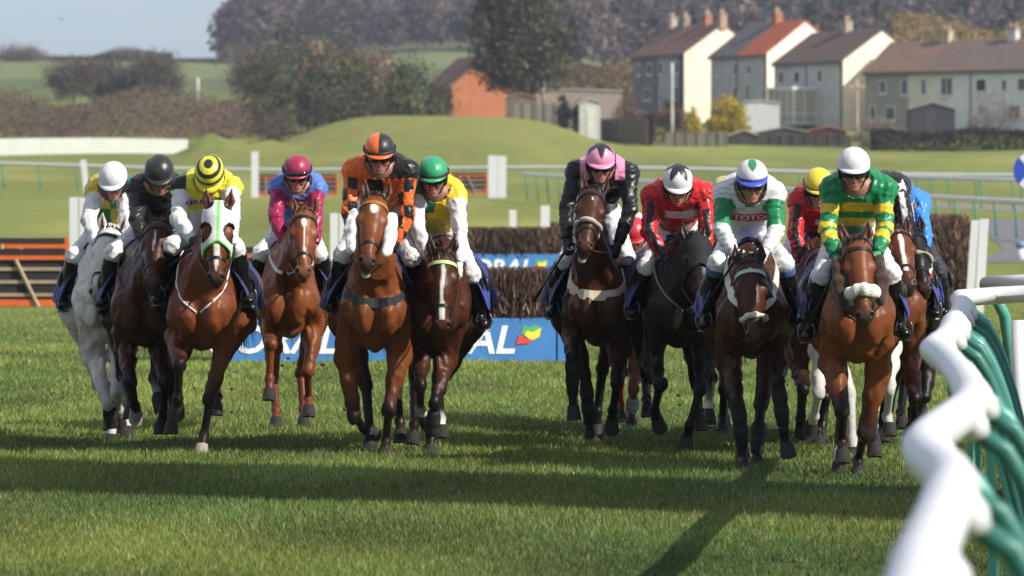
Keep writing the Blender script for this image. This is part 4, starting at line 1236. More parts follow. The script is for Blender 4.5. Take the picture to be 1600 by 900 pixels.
def build_horse(sp):
    """sp: dictionary measured on the photograph; joints in pixels are turned into real 3-D joints"""
    Y0 = sp['Y']; coat = COATS[sp['coat']]
    body, pts_c, muz_c, mane_c = [np.array(c) for c in coat]
    q = lambda px, py, dy=0.0: P(px, py, Y0 + dy)
    cx = q(sp['cx'], 500)[0]
    yaw = math.radians(sp.get('yaw', 0)); cs, sn = math.cos(yaw), math.sin(yaw)
    top = sp.get('lift', 0.0)
    def B(x, y, z):                                   # body frame (y back along the trunk) -> world
        return np.array([cx + x * cs + y * sn, Y0 - x * sn + y * cs, z + top])
    Rb = np.array([[cs, -sn, 0], [sn, cs, 0], [0, 0, 1.0]])   # rows: lateral, along, up
    H = Horse(); H.B = B; H.sp = sp; H.Rb = Rb
    lat = Rb[0]
    pr = []
    add = pr.append
    c0 = body; dark = body * .55; belly = body * .8
    # trunk
    add(Ell(B(0, .42, 1.16), (.242, .66, .345), Rb, .05, c0, 'trunk'))
    add(Ell(B(0, -.02, 1.14), (.178, .33, .37), Rb, .06, c0, 'trunk'))
    add(Cap(B(0, .05, 1.50), B(0, .42, 1.46), .055, .07, .14, c0, tagname='trunk'))
    add(Cap(B(0, .35, 1.38), B(0, 1.05, 1.37), .13, .15, .12, c0, tagname='trunk'))
    add(Ell(B(0, 1.12, 1.22), (.245, .42, .31), Rb, .10, c0, 'trunk'))
    for s in (-1, 1):
        add(Cap(B(s * .085, .10, 1.46), B(s * .155, -.22, 1.10), .070, .092, .03, c0, tagname='trunk'))     # shoulder blade
        add(Ell(B(s * .090, -.285, 1.05), (.088, .115, .160), Rb, .022, c0, 'trunk'))                       # breast muscle
        add(Ell(B(s * .160, -.23, 1.07), (.072, .125, .13), Rb, .018, c0, 'trunk'))
        add(Ell(B(s * .135, .95, 1.20), (.14, .30, .26), Rb, .08, c0, 'trunk'))
    # head
    poll = q(*sp['poll'], sp.get('polld', -.62)); mz = q(*sp['muz'], 0)
    mz = solve(poll, mz, sp.get('headL', .60), -1, .012)
    d = nrmz(mz - poll)
    l = lat.copy()
    roll = math.radians(sp.get('hroll', 0)); hy = math.radians(sp.get('hyaw', 0))
    l = np.array([math.cos(hy), -math.sin(hy), math.sin(roll)]); l = nrmz(l - d * (l @ d))
    n = np.cross(d, l); n = nrmz(n)
    if n[1] > 0 and n[2] <= 0 or n @ np.array([0, -.8, .6]) < 0: n = -n
    HF = lambda a, b, c: poll + l * a + d * b + n * c       # lateral, along, out of the face
    Rh = np.array([l, d, n]); H.HF = HF; H.Rh = Rh; H.poll = poll; H.d = d; H.l = l; H.n = n
    hd = []
    hd.append(Ell(HF(0, .07, -.015), (.102, .13, .10), Rh, .03, c0, 'head'))
    hd.append(Cap(HF(0, .10, .01), HF(0, .30, .012), .088, .075, .03, c0, tagname='head'))
    for s in (-1, 1):
        hd.append(Ell(HF(s * .080, .19, .022), (.036, .055, .036), Rh, .025, c0, 'head'))         # brow over the eye
        hd.append(Ell(HF(s * .052, .24, -.105), (.046, .13, .095), Rh, .035, c0, 'head'))         # cheek
        hd.append(Cap(HF(s * .058, .27, -.01), HF(s * .040, .42, -.004), .030, .020, .03, c0, tagname='head'))  # facial crest
    hd.append(Cap(HF(0, .26, .018), HF(0, .47, .022), .070, .047, .03, c0, c0 * .5 + muz_c * .7 if sp['coat'] in ('seal', 'darkbay', 'brown') else c0 * .9, tagname='head'))
    hd.append(Cap(HF(0, .30, -.12), HF(0, .50, -.07), .050, .036, .04, c0, muz_c, tagname='jaw'))
    hd.append(Ell(HF(0, .525, -.005), (.062, .070, .058), Rh, .03, muz_c, 'muzzle'))
    hd.append(Ell(HF(0, .565, -.045), (.042, .040, .040), Rh, .02, muz_c * 1.15, 'muzzle'))
    for s in (-1, 1):
        hd.append(Ell(HF(s * .043, .535, .026), (.028, .036, .030), Rh, .015, muz_c, 'muzzle'))
        hd.append(Ell(HF(s * .050, .550, .046), (.015, .022, .018), Rh, .008, None, 'nostril', True))
        ea = sp.get('ear', .08)
        tip = HF(s * .094, -.155, .02 + ea * .3 - .06 * sp.get('earback', 0)); mid = HF(s * .086, -.065, .012)
        hd.append(Cap(HF(s * .056, .02, 0), mid, .031, .036, .018, c0, c0 * .7, flat=(n, .62), tagname='ear'))
        hd.append(Cap(mid, tip, .036, .006, .012, c0 * .75, dark, flat=(n, .55), tagname='ear'))
        hd.append(Cap(HF(s * .076, -.02, .034), HF(s * .090, -.11, .038), .020, .009, .008, None, flat=(l, .8), tagname='earhole', sub=True))
    jaw_open = sp.get('mouth', 0)
    if jaw_open:
        hd.append(Ell(HF(0, .585, -.085), (.034, .035, .024), Rh, .012, np.array([.55, .50, .46]), 'muzzle'))
    # neck
    w0 = B(0, .12, 1.50); ch = B(0, -.16, 1.22)
    nk = HF(0, .03, -.07); th = HF(0, .17, -.14)
    mid_c = (w0 + nk) / 2 + np.array([0, 0, .055]); mid_t = (ch + th) / 2 + np.array([0, 0, -.02])
    add(Cap(w0, mid_c, .085, .072, .07, c0, tagname='neck')); add(Cap(mid_c, nk, .072, .066, .06, c0, tagname='neck'))
    add(Cap(ch, mid_t, .150, .122, .08, c0, tagname='neck')); add(Cap(mid_t, th, .128, .076, .07, c0, tagname='neck'))
    m2 = (mid_c + mid_t) / 2; add(Cap(B(0, .0, 1.36), m2, .155, .105, .08, c0, tagname='neck')); add(Cap(m2, (nk + th) / 2, .105, .08, .07, c0, tagname='neck'))
    for s in (-1, 1): add(Cap(HF(s * .05, .14, -.10), B(s * .09, -.27, 1.16), .030, .050, .035, c0, tagname='neck'))  # brachial muscle
    pr_trunk = list(pr)
    pr += hd
    # legs
    socks = sp.get('socks', {})
    hoofs = []; H.legs = {}
    sock_c = np.array([.62, .58, .53])
    def leg(key, hind):
        L = sp['legs'][key]; s = -1 if key.endswith('l') else 1
        low = pts_c; sock = socks.get(key, 0)
        cn = sock_c if sock >= 2 else low; pc = sock_c if sock >= 1 else low
        up = body if sp['coat'] in ('grey',) else body
        if not hind:
            el = q(*L['el'], .06); kn = q(*L['kn'], .06); ft = q(*L['ft'], 0); to = q(*L['to'], 0)
            el[1] = Y0 + .04
            kn = solve(el, kn, .43, L.get('s', (-1, 1, 1))[0]); ft = solve(kn, ft, .275, L.get('s', (-1, 1, 1))[1]); to = solve(ft, to, .17, L.get('s', (-1, 1, 1))[2])
            sh = B(s * .150, -.14, 1.12)
            add(Cap(sh, el, .105, .085, .03, c0, tagname='leg'))
            mm = el * .6 + kn * .4
            add(Cap(el, mm, .084, .060, .03, c0, c0 * .95, tagname='leg')); add(Cap(mm, kn, .064, .044, .03, c0 * .9, low, tagname='leg'))
            add(Ell(el * .75 + kn * .25 + np.array([s * .012, -.02, 0]), (.040, .050, .13), None, .014, c0, 'leg'))
            add(Ell(el * .7 + kn * .3 + np.array([-s * .030, -.035, 0]), (.030, .034, .12), None, .012, c0, 'leg'))
            add(Ell(kn, (.047, .047, .056), None, .018, low, 'leg'))
            add(Cap(kn, ft, .034, .029, .015, low, cn, tagname='cannon'))
        else:
            hk = q(*L['kn'], 0); ft = q(*L['ft'], 0); to = q(*L['to'], 0)
            dy = L.get('d', .75)
            hk[1] = Y0 + dy + .12; 
            st = B(s * .185, .66, .98); hk[0] = hk[0] * (Y0 + dy) / Y0
            hk[2] = np.clip(hk[2], .42, .72)
            ft[1] = Y0 + dy; to[1] = Y0 + dy - .04
            ft = solve(hk, ft, .33, -1); to = solve(ft, to, .17, L.get('t', -1))
            add(Cap(B(s * .15, 1.05, 1.20), st, .19, .135, .07, c0, tagname='leg'))
            add(Cap(st, (st * .45 + hk * .55), .125, .070, .05, c0, tagname='leg')); add(Cap(st * .45 + hk * .55, hk, .070, .046, .03, c0 * .9, low, tagname='leg'))
            add(Ell(hk + np.array([0, .02, 0]), (.042, .062, .060), None, .02, low, 'leg'))
            add(Cap(hk, ft, .040, .032, .015, low, cn, tagname='cannon'))
            kn = hk; el = st
        add(Ell(ft, (.042, .045, .044), None, .014, cn * .6 + pc * .4, 'fetlock'))
        v = nrmz(to - ft)
        ht = ft + (to - ft) * .52
        add(Cap(ft, ht, .033, .036, .015, pc, pc, tagname='pastern'))
        hoofs.append((ft, ht, to, key))
        H.legs[key] = (el, kn, ft, to)
    for k in ('fl', 'fr'): leg(k, False)
    for k in ('hl', 'hr'): leg(k, True)
    # dock
    H.pr = pr; H.trunk = pr_trunk; H.head = hd
    lo, hi = fit(pr, .05)
    h = sp.get('vox', .0112)
    G = Grid(lo, hi, h); G.add(pr)
    V, F = G.mesh()
    # muscle relief and skin folds, a few millimetres
    C, best, t, ps = prim_colors(pr, V)
    gr = vnormals(V, F)
    big = np.isin(np.array([p.tag for p in ps])[best], ['trunk', 'neck', 'leg'])
    rid = 1 - np.abs(noise3(V * np.array([1, 1, .55]), 26, int(sp['cx'])))
    fol = noise3(V * np.array([1, 1, .7]), 55, int(sp['cx']) + 1)
    V = V + gr * ((np.clip(rid, -1, 1) - .5) * .016 + fol * .0046 + noise3(V, 95, 31) * .0016)[:, None] * big[:, None]
    tags = np.array([p.tag for p in ps])[best]
    # coat variation, dappling, belly
    nn = noise3(V, 5, 1)[:, None]; n2 = noise3(V, 16, 2)[:, None]
    if sp['coat'] == 'grey':
        C = C * (1 + .06 * nn + .05 * n2)
    else:
        C = C * (1 + .13 * nn + .09 * n2 + .05 * noise3(V * np.array([1, 1, .4]), 60, 8)[:, None])
    # face marking
    hv = (V - poll) @ Rh.T
    ishead = np.isin(tags, ['head', 'muzzle'])
    a_, b_, c_ = hv[:, 0], hv[:, 1], hv[:, 2]
    for mk in sp.get('marks', []):
        kind = mk[0]
        w = noise3(np.stack([b_ * 30, b_ * 0, b_ * 0], -1), 1, 5) * .006
        if kind == 'star': f = 1 - sstep(.8, 1.1, np.sqrt(((a_ - mk[3] + w) / mk[1]) ** 2 + ((b_ - mk[2]) / mk[4]) ** 2))
        else:
            cw = np.interp(b_, mk[1], mk[2], left=0, right=0); off = np.interp(b_, mk[1], mk[3])
            f = 1 - sstep(-.003, .004, np.abs(a_ - off + w) - cw)
            f *= (b_ > mk[1][0] - .01) & (b_ < mk[1][-1])
        f = f * ishead * (c_ > -.02)
        C = C * (1 - f[:, None]) + np.array([.66, .61, .56]) * f[:, None]
    # nostril and ear hollows are coloured near black
    for p in hd:
        if p.sub:
            dd = p.ev(V[:, 0], V[:, 1], V[:, 2]); f = (1 - sstep(-.002, .008, dd))[:, None]
            C = C * (1 - f) + np.array([.012, .008, .007]) * f
    # eye rims
    for s in (-1, 1):
        e = HF(s * .104, .205, .006); f = (1 - sstep(.018, .034, np.linalg.norm(V - e, axis=1)))[:, None]
        C = C * (1 - f) + body * .25 * f
    C = np.clip(C, .003, .9)
    base = np.array([cx, Y0, 0.0])
    root = empty('racehorse', base, sp['label'], 'horse', 'racehorses galloping in the field')
    hm = mat('horse_coat', attr=True, rough=.41, spec=.19, noise=(38, .14, 4), bump=(34, .35, .008))
    link('body', V, F, hm, root, base, C, True)
    H.root = root; H.base = base
    # eyes
    em = mat('horse_eye', (.012, .007, .005), .06, spec=.9)
    for s in (-1, 1):
        e = MB(); e.sphere(HF(s * .099, .205, .004), (.021, .021, .021), 12); e.build('eye', em, root, base, True)
    # hooves with shoes
    hfm = mat('hoof_horn', attr=True, spec=.2, rough=.6, noise=(40, .2, 3)); shm = mat('shoe_metal', (.16, .155, .15), .45, metal=.7)
    for ft, ht, to, key in hoofs:
        ax = nrmz(to - ft)
        if ax[1] < 0: ax = nrmz(np.array([ax[0] * .5, -.22, -1.0]))
        front = np.array([0, -1.0, 0]); front = front - ax * (front @ ax)
        if np.linalg.norm(front) < .2: front = np.array([0, 0, 1.0]) - ax * ax[2]
        front = nrmz(front); side = np.cross(ax, front)
        e = MB(); N = 14; V2 = []; Ls = np.linalg.norm(to - ht) + .012
        rings = [(-.012, .034, .034), (.0, .044, .044), (Ls * .55, .052, .056), (Ls, .058, .066)]
        for zz, rx, ry in rings:
            for k in range(N):
                an = 2 * math.pi * k / N
                fy = math.sin(an); V2.append(ht + ax * (zz - (0.012 if fy < 0 else 0) * 0) + side * rx * math.cos(an) + front * (ry * fy + .012 * zz / Ls + .35 * zz * (fy > -2)))
        F2 = [[i * N + k, i * N + (k + 1) % N, (i + 1) * N + (k + 1) % N, (i + 1) * N + k] for i in range(3) for k in range(N)]
        F2 += [list(range(N)), [3 * N + k for k in range(N)][::-1]]
        pale = sp.get('hoofc', {}).get(key, 0)
        e.add(V2, F2, (.30, .26, .22) if pale else (.030, .026, .024))
        ho = e.build('hoof', hfm, root, base, True)
        cen = np.mean(V2[3 * N:], 0)
        ring = [cen + side * .050 * math.cos(a) + front * .056 * math.sin(a) + ax * .002 for a in np.linspace(-.9, math.pi + .9, 16)]
        e = MB(); e.tube(ring, .0065, 6); e.build('horseshoe', shm, ho, base, True)
    # mane, forelock and tail: bundles of hair
    hairm = mat('horse_hair', attr=True, rough=.45, spec=.5)
    g = np.random.default_rng(int(sp['cx']))
    def hair(name, roots, dirs, lens, wid, droop, n_seg=4, col=mane_c):
        Vh = []; Fh = []; Ch = []; k = 0
        for r, dd, L in zip(roots, dirs, lens):
            side = np.cross(dd, g.normal(size=3)); side = nrmz(side) * wid
            p = r.copy(); v = nrmz(dd)
            cc = col * g.uniform(.6, 1.6)
            for i in range(n_seg + 1):
                f = i / n_seg; ww = side * (1 - f) ** .6
                Vh += [p - ww, p + ww]; Ch += [cc, cc]
                if i: Fh.append([k + 2*i - 2, k + 2*i - 1, k + 2*i + 1, k + 2*i])
                v = nrmz(v + np.array([0, 0, -droop])); p = p + v * L / n_seg
            k += 2 * (n_seg + 1)
        return link(name, np.array(Vh), Fh, hairm, root, base, np.array(Ch))
    if not sp.get('hood'):
        nf = 150
        r = [HF(g.normal(0, .022), -.02 + g.uniform(-.03, .03), .045 + g.normal(0, .008)) for _ in range(nf)]
        dv = [d * .8 + n * .9 + l * g.normal(0, .55) - d * 0.6 * g.random() for _ in range(nf)]
        hair('forelock', r, dv, g.uniform(.05, .15, nf) * sp.get('forelock', 1), .005, .55)
    nm = 420
    tt = g.random(nm); side = sp.get('mane_side', 1)
    r = [w0 * (1 - t) ** 2 + 2 * t * (1 - t) * (mid_c * 1.0 + np.array([0, 0, .03])) + nk * t * t + np.array([side * g.uniform(-.01, .03), 0, .072 + g.normal(0, .008)]) for t in tt]
    dv = [np.array([side * g.uniform(.1, 1), g.uniform(.0, .9), g.uniform(.2, .9)]) for _ in range(nm)]
    hair('mane', r, dv, g.uniform(.08, .17, nm), .007, .6)
    nt = 260; tb = B(0, 1.50, 1.36)
    r = [tb + g.normal(0, .02, 3) for _ in range(nt)]
    sw = sp.get('tail', 0.0)
    dv = [np.array([sw + g.normal(0, .12), .9 + g.normal(0, .15), .05 + g.normal(0, .12)]) for _ in range(nt)]
    hair('tail', r, dv, g.uniform(.55, .95, nt), .011, .32, 7)
    tack(H)
    return H

def march(prims, c, dirs, far=.6, pad=.0):
    """outermost surface point along each ray from c"""
    c = np.asarray(c, float); dirs = np.asarray(dirs, float); dirs = dirs / np.linalg.norm(dirs, axis=-1)[:, None]
    c = np.broadcast_to(c, dirs.shape)
    t = np.full(len(dirs), far)
    for _ in range(46):
        dd = sdf_pts(prims, c + dirs * t[:, None])
        t = np.maximum(t - np.clip(dd, -.01, .08) * .8, .005)
    return c + dirs * (t + pad)[:, None], dirs

def tack(H):
    sp, HF, B, root, base = H.sp, H.HF, H.B, H.root, H.base
    l, d, n = H.l, H.d, H.n
    lea = mat('tack_leather', attr=True, rough=.4, spec=.3)
    blk = (.014, .011, .010)
    strap_c = sp.get('bridle', blk)
    heads = H.head
    def ring(b, rot=0.0, a0=0, a1=360, N=40, tilt=0.0):
        an = np.radians(np.linspace(a0, a1, N, endpoint=(a1 - a0) < 360))
        c = HF(0, b, -.04)
        dirs = np.cos(an)[:, None] * l + np.sin(an)[:, None] * (n + d * tilt)
        return march([p for p in heads if p.tag != 'ear' and not p.sub], c, dirs, .28, .001)
    br = MB()
    p, nn = ring(.10, a0=-40, a1=220, N=30, tilt=-.15); br.strap(p, nn, .013, .006, sp.get('brow', strap_c))      # browband
    p, nn = ring(.045, a0=-20, a1=200, N=24, tilt=-.55); br.strap(p, nn, .010, .006, strap_c)                      # headpiece
    p, nn = ring(.40); br.strap(p, nn, .011, .006, strap_c, closed=True)                                            # noseband
    for s in (-1, 1):                                                                                               # cheek straps
        bs = np.linspace(.06, .51, 16)
        cc = np.array([HF(0, b, -.045) for b in bs]); dirs = np.array([l * s - n * (.18 - .3 * (b - .06)) for b in bs])
        pp, dn = march([p for p in heads if p.tag != 'ear' and not p.sub], cc, dirs, .25, .001)
        br.strap(pp, dn, .009, .006, strap_c)
        bit = pp[-1] + dn[-1] * .008
        if s < 0: H.bitL = bit
        else: H.bitR = bit
    if sp.get('centre_strap'):
        bs = np.linspace(.06, .42, 16)
        pp, dn = march([p for p in heads if p.tag != 'ear' and not p.sub], np.array([HF(0, b, -.04) for b in bs]), np.tile(n, (16, 1)), .25, .001); br.strap(pp, dn, .009, .006, strap_c)
    bo = br.build('bridle', lea, root, base)
    bm = MB()
    for bit in (H.bitL, H.bitR):
        a = np.linspace(0, 2 * math.pi, 15)
        bm.tube([bit + (d * math.cos(x) + n * math.sin(x)) * .032 for x in a], .005, 6)
    bm.build('bit', mat('bit_steel', (.6, .6, .62), .25, metal=1.0), bo, base, True)
    # fluffy pieces
    def fluffy(name, prims, color, vox=.008, amp=.006, f=70):
        lo, hi = fit(prims, .02); G = Grid(lo, hi, vox); G.add(prims)
        V, F = G.mesh()
        N = V - V.mean(0)
        V = V + vnormals(V, F) * (noise3(V, f, 3)[:, None] * amp)
        c = np.array(color) * (1 + .12 * noise3(V, f * .7, 4))[:, None]
        return link(name, V, F, mat('sheepskin', attr=True, rough=.95, spec=.1, sheen=.5, bump=(90, .8, .01)), root, base, np.clip(c, .004, .9), True)
    if sp.get('sheep_nose'):
        col, w, b = sp['sheep_nose']
        p, nn = ring(b, a0=-35, a1=215, N=26)
        fluffy('sheepskin_noseband', [Cap(p[i] + nn[i] * .012, p[i+1] + nn[i+1] * .012, w, w, .02) for i in range(25)], col)
    if sp.get('cheek_rolls'):
        col, w = sp['cheek_rolls']; w *= 1.2
        for s in (-1, 1):
            a = HF(s * .115, .13, -.02); b = HF(s * .105, .42, -.02)
            ps = [Cap(a + l * s * .02, (a + b) / 2 + l * s * .035, w * .9, w, .02), Cap((a + b) / 2 + l * s * .035, b + l * s * .02, w, w * .8, .02)]
            fluffy('cheek_roll', ps, col)
    if sp.get('hood'):
        col, trim, b1, holes = sp['hood']
        shell = [p for p in heads if not p.sub and p.tag not in ('ear', 'muzzle')]
        lo, hi = fit(shell, .04); G = Grid(lo, hi, .008)
        G.add(shell)
        x, y, z = G.pts()
        vx, vy, vz = x - H.poll[0], y - H.poll[1], z - H.poll[2]
        bb = vx * d[0] + vy * d[1] + vz * d[2]; aa = vx * l[0] + vy * l[1] + vz * l[2]; cc = vx * n[0] + vy * n[1] + vz * n[2]
        inner = G.D + 0
        D = np.maximum(G.D - .020, -(inner - .001))
        D = np.maximum(D, bb - (b1 + .05 * (np.abs(aa) / .09))); D = np.maximum(D, -.055 - bb); D = np.maximum(D, -.19 - cc)
        for s in (-1, 1):
            for (ha, hb, hr) in ((.090, .200, holes), (.066, -.01, .040)):
                rr = np.sqrt((aa - s * ha) ** 2 + ((bb - hb) * .85) ** 2 + (cc - .03) ** 2 * .4)
                D = np.maximum(D, hr - rr)
        G.D = D.astype(np.float32)
        V, F = G.mesh()
        hv = (V - H.poll) @ H.Rh.T
        C = np.tile(np.array(col), (len(V), 1))
        if trim is not None:
            f = (np.abs(hv[:, 0]) < .011) | (hv[:, 1] > b1 + .05 * np.abs(hv[:, 0]) / .09 - .018)
            C[f] = trim
        if holes > .01:
            for s in (-1, 1):
                rr = np.sqrt((hv[:, 0] - s * .090) ** 2 + ((hv[:, 1] - .200) * .85) ** 2 + (hv[:, 2] - .03) ** 2 * .4)
                C[rr < holes + .014] = (.02, .02, .02)
        link('hood', V, F, mat('hood_cloth', attr=True, rough=.7, spec=.15, bump=(120, .3, .003), noise=(12, .08, 4)), root, base, C, True)
        if sp.get('cups'):
            for s in (-1, 1):
                cpt = HF(s * .110, .215, .0); u = nrmz(l * s * 1.0 + n * -.15 + d * .15)
                e1 = nrmz(n - u * (u @ n)); e2 = np.cross(u, e1)
                e = MB(); rings = []
                for (o, r) in ((.0, .050), (.018, .049), (.038, .040), (.046, .028)):
                    rings.append([cpt + u * o + e1 * r * math.cos(a) * (1 if math.cos(a) < .3 else .62) + e2 * r * 1.15 * math.sin(a) for a in np.linspace(0, 2 * math.pi, 16, endpoint=False)])
                Vc = [v for r_ in rings for v in r_]
                e.add(Vc, [[i * 16 + k, i * 16 + (k + 1) % 16, (i + 1) * 16 + (k + 1) % 16, (i + 1) * 16 + k] for i in range(3) for k in range(16)])
                e.build('blinker_cup', mat('blinker_black', (.012, .012, .012), .35), root, base, True)
    # breastplate
    body = [p for p in H.trunk if not p.sub]
    bp = sp.get('breast')
    if bp:
        kind, col, w, zf = bp
        e = MB()
        if kind == 'girth':       # broad band across the chest
            an = np.radians(np.linspace(-112, 112, 50))
            cz = [zf + .17 * abs(math.sin(a)) ** 2.2 for a in an]
            cpts = np.array([B(0, .05, z) for z in cz]); dirs = np.array([H.Rb[0] * math.sin(a) - H.Rb[1] * math.cos(a) for a in an])
            p, nn = march(body, cpts, dirs, .75, .002); e.strap(p, nn, w, .010, col)
        else:                     # strap from each side down to a ring on the breast
            for s in (-1, 1):
                f = np.linspace(0, 1, 26)
                cpts = np.array([B(0, .10 - .25 * t, 1.44 - (1.44 - zf) * t) for t in f])
                dirs = np.array([H.Rb[0] * s * math.cos(t * 1.5) - H.Rb[1] * (math.sin(t * 1.5)) + np.array([0, 0, .25 * (1 - t)]) for t in f])
                p, nn = march(body, cpts, dirs, .75, .002); e.strap(p, nn, w, .008, col)
            f = np.linspace(0, 1, 10)
            p, nn = march(body, np.array([B(0, .0, zf - .26 * t) for t in f]), np.tile(-H.Rb[1], (10, 1)), .75, .002); e.strap(p, nn, w * .8, .007, blk)
        e.build('breastplate', lea, root, base)
    mg = sp.get('martingale')
    if mg:
        e = MB()
        for s in (-1, 1):
            f = np.linspace(0, 1, 26)
            cpts = np.array([B(0, .08 - .2 * t, 1.42 - (1.42 - 1.06) * t) for t in f])
            dirs = np.array([H.Rb[0] * s * math.cos(t * 1.5) - H.Rb[1] * math.sin(t * 1.5) + np.array([0, 0, .2 * (1 - t)]) for t in f])
            p, nn = march(body, cpts, dirs, .75, .004); e.tube(p, .008, 6, mg)
        e.build('martingale', lea, root, base)
    # saddle cloth (blue), number cloth and saddle
    flare = sp.get('flare', .10)
    lo = np.min([B(-.6, .1, 1.0), B(.6, 1.05, 1.0), B(-.6, 1.05, 1.0), B(.6, .1, 1.0)], 0); hi = np.max([B(-.6, .1, 1.75), B(.6, 1.05, 1.75), B(-.6, 1.05, 1.75), B(.6, .1, 1.75)], 0)
    lo[2] = .95; hi[2] = 1.72
    G = Grid(lo, hi, .014); G.add(body); x, y, z = G.pts()
    dx, dy = x - base[0], y - base[1]
    bx = dx * H.Rb[0][0] + dy * H.Rb[0][1]; by = dx * H.Rb[1][0] + dy * H.Rb[1][1]
    off = .014 + (flare + .16) * np.clip(1.44 - z, 0, .5) + .012 * np.sin(by * 17 + z * 6) * np.clip(1.45 - z, 0, .4) * 3
    off = off + .05 * np.clip(1.42 - z, 0, .4) * (by < .5)
    D = np.abs(G.D - off) - .008
    D = np.maximum(D, .11 - by); D = np.maximum(D, by - .95); D = np.maximum(D, (1.03 + .05 * np.sin(by * 9)) - z)
    G2 = Grid(lo, hi, .014); G2.D = D.astype(np.float32); V, F = G2.mesh()
    bxv = (V[:, 0] - base[0]) * H.Rb[0][0] + (V[:, 1] - base[1]) * H.Rb[0][1]
    C = np.tile(np.array(sp.get('cloth', (.020, .035, .30))) * np.array([.6, .6, .6]), (len(V), 1)) * (1 + .12 * noise3(V, 9, 6))[:, None]
    link('saddle_cloth', V, F, mat('saddle_cloth', attr=True, rough=.6, sheen=.2, bump=(30, .3, .006), noise=(7, .15, 3)), root, base, np.clip(C, .003, .9), True)
    e = MB()
    sd = [Cap(B(0, .34, 1.56), B(0, .78, 1.55), .05, .06, .04), Ell(B(0, .55, 1.53), (.17, .24, .045), H.Rb, .04), Ell(B(0, .32, 1.585), (.09, .05, .05), H.Rb, .03), Ell(B(0, .80, 1.59), (.14, .06, .05), H.Rb, .03)]
    for s in (-1, 1):
        sd.append(Cap(B(s * .17, .50, 1.50), B(s * .33, .36, 1.26), .05, .07, .04, flat=(H.Rb[0], .35)))
    lo2, hi2 = fit(sd); G = Grid(lo2, hi2, .014); G.add(sd); V, F = G.mesh()
    link('saddle', V, F, mat('saddle_leather', (.020, .015, .013), .38, noise=(10, .2, 3)), root, base, smooth=True)
    # girth round the belly
    an = np.radians(np.linspace(150, 390, 40))
    dirs = np.array([H.Rb[0] * math.cos(a) + np.array([0, 0, math.sin(a)]) for a in an])
    p, nn = march(body, B(0, .34, 1.15), dirs, .6, .002); e = MB(); e.strap(p, nn, .045, .008, sp.get('girth', (.45, .43, .36))); e.build('girth', lea, root, base)
    # boots
    for key, (col, a, b) in sp.get('boots', {}).items():
        el, kn, ft, to = H.legs[key]
        p0 = kn + (ft - kn) * a; p1 = kn + (ft - kn) * b
        ps = [Cap(p0, p1, .050, .046, .02), Cap(p0 + (p1 - p0) * .2, p0 + (p1 - p0) * .3, .056, .056, .01), Cap(p0 + (p1 - p0) * .6, p0 + (p1 - p0) * .72, .054, .054, .01)]
        lo3, hi3 = fit(ps, .02); G = Grid(lo3, hi3, .008); G.add(ps); V, F = G.mesh()
        u = nrmz(p1 - p0); tt = (V - p0) @ u / np.linalg.norm(p1 - p0)
        C = np.tile(np.array(col), (len(V), 1)); f = (np.abs(tt - .25) < .09) | (np.abs(tt - .66) < .09); C[f] = C[f] * 1.5 + .003
        link('leg_boot', V, F, mat('boot_neoprene', attr=True, rough=.6, spec=.15), root, base, C, True)

def nrmz_rows(v): return v / (np.linalg.norm(v, axis=1)[:, None] + 1e-9)
def grad_pts(prims, V, e=.004):
    g = np.zeros_like(V)
    for i in range(3):
        o = np.zeros(3); o[i] = e
        g[:, i] = sdf_pts(prims, V + o) - sdf_pts(prims, V - o)
    return g
# ================================================================ JOCKEYS
SKIN = np.array([.40, .205, .140])

def text_on(verts2, faces, place, bvh, forward, off):
    """lay flat lettering (u, v) onto a surface: place(u, v) -> 3-D point in front, projected along forward"""
    out = []
    for u, v in verts2:
        p = place(u, v)
        hit = bvh.ray_cast(Vector(p), Vector(forward))
        out.append(np.array(hit[0]) - np.array(forward) * off if hit[0] is not None else np.array(p) + np.array(forward) * .25)
    return np.array(out)

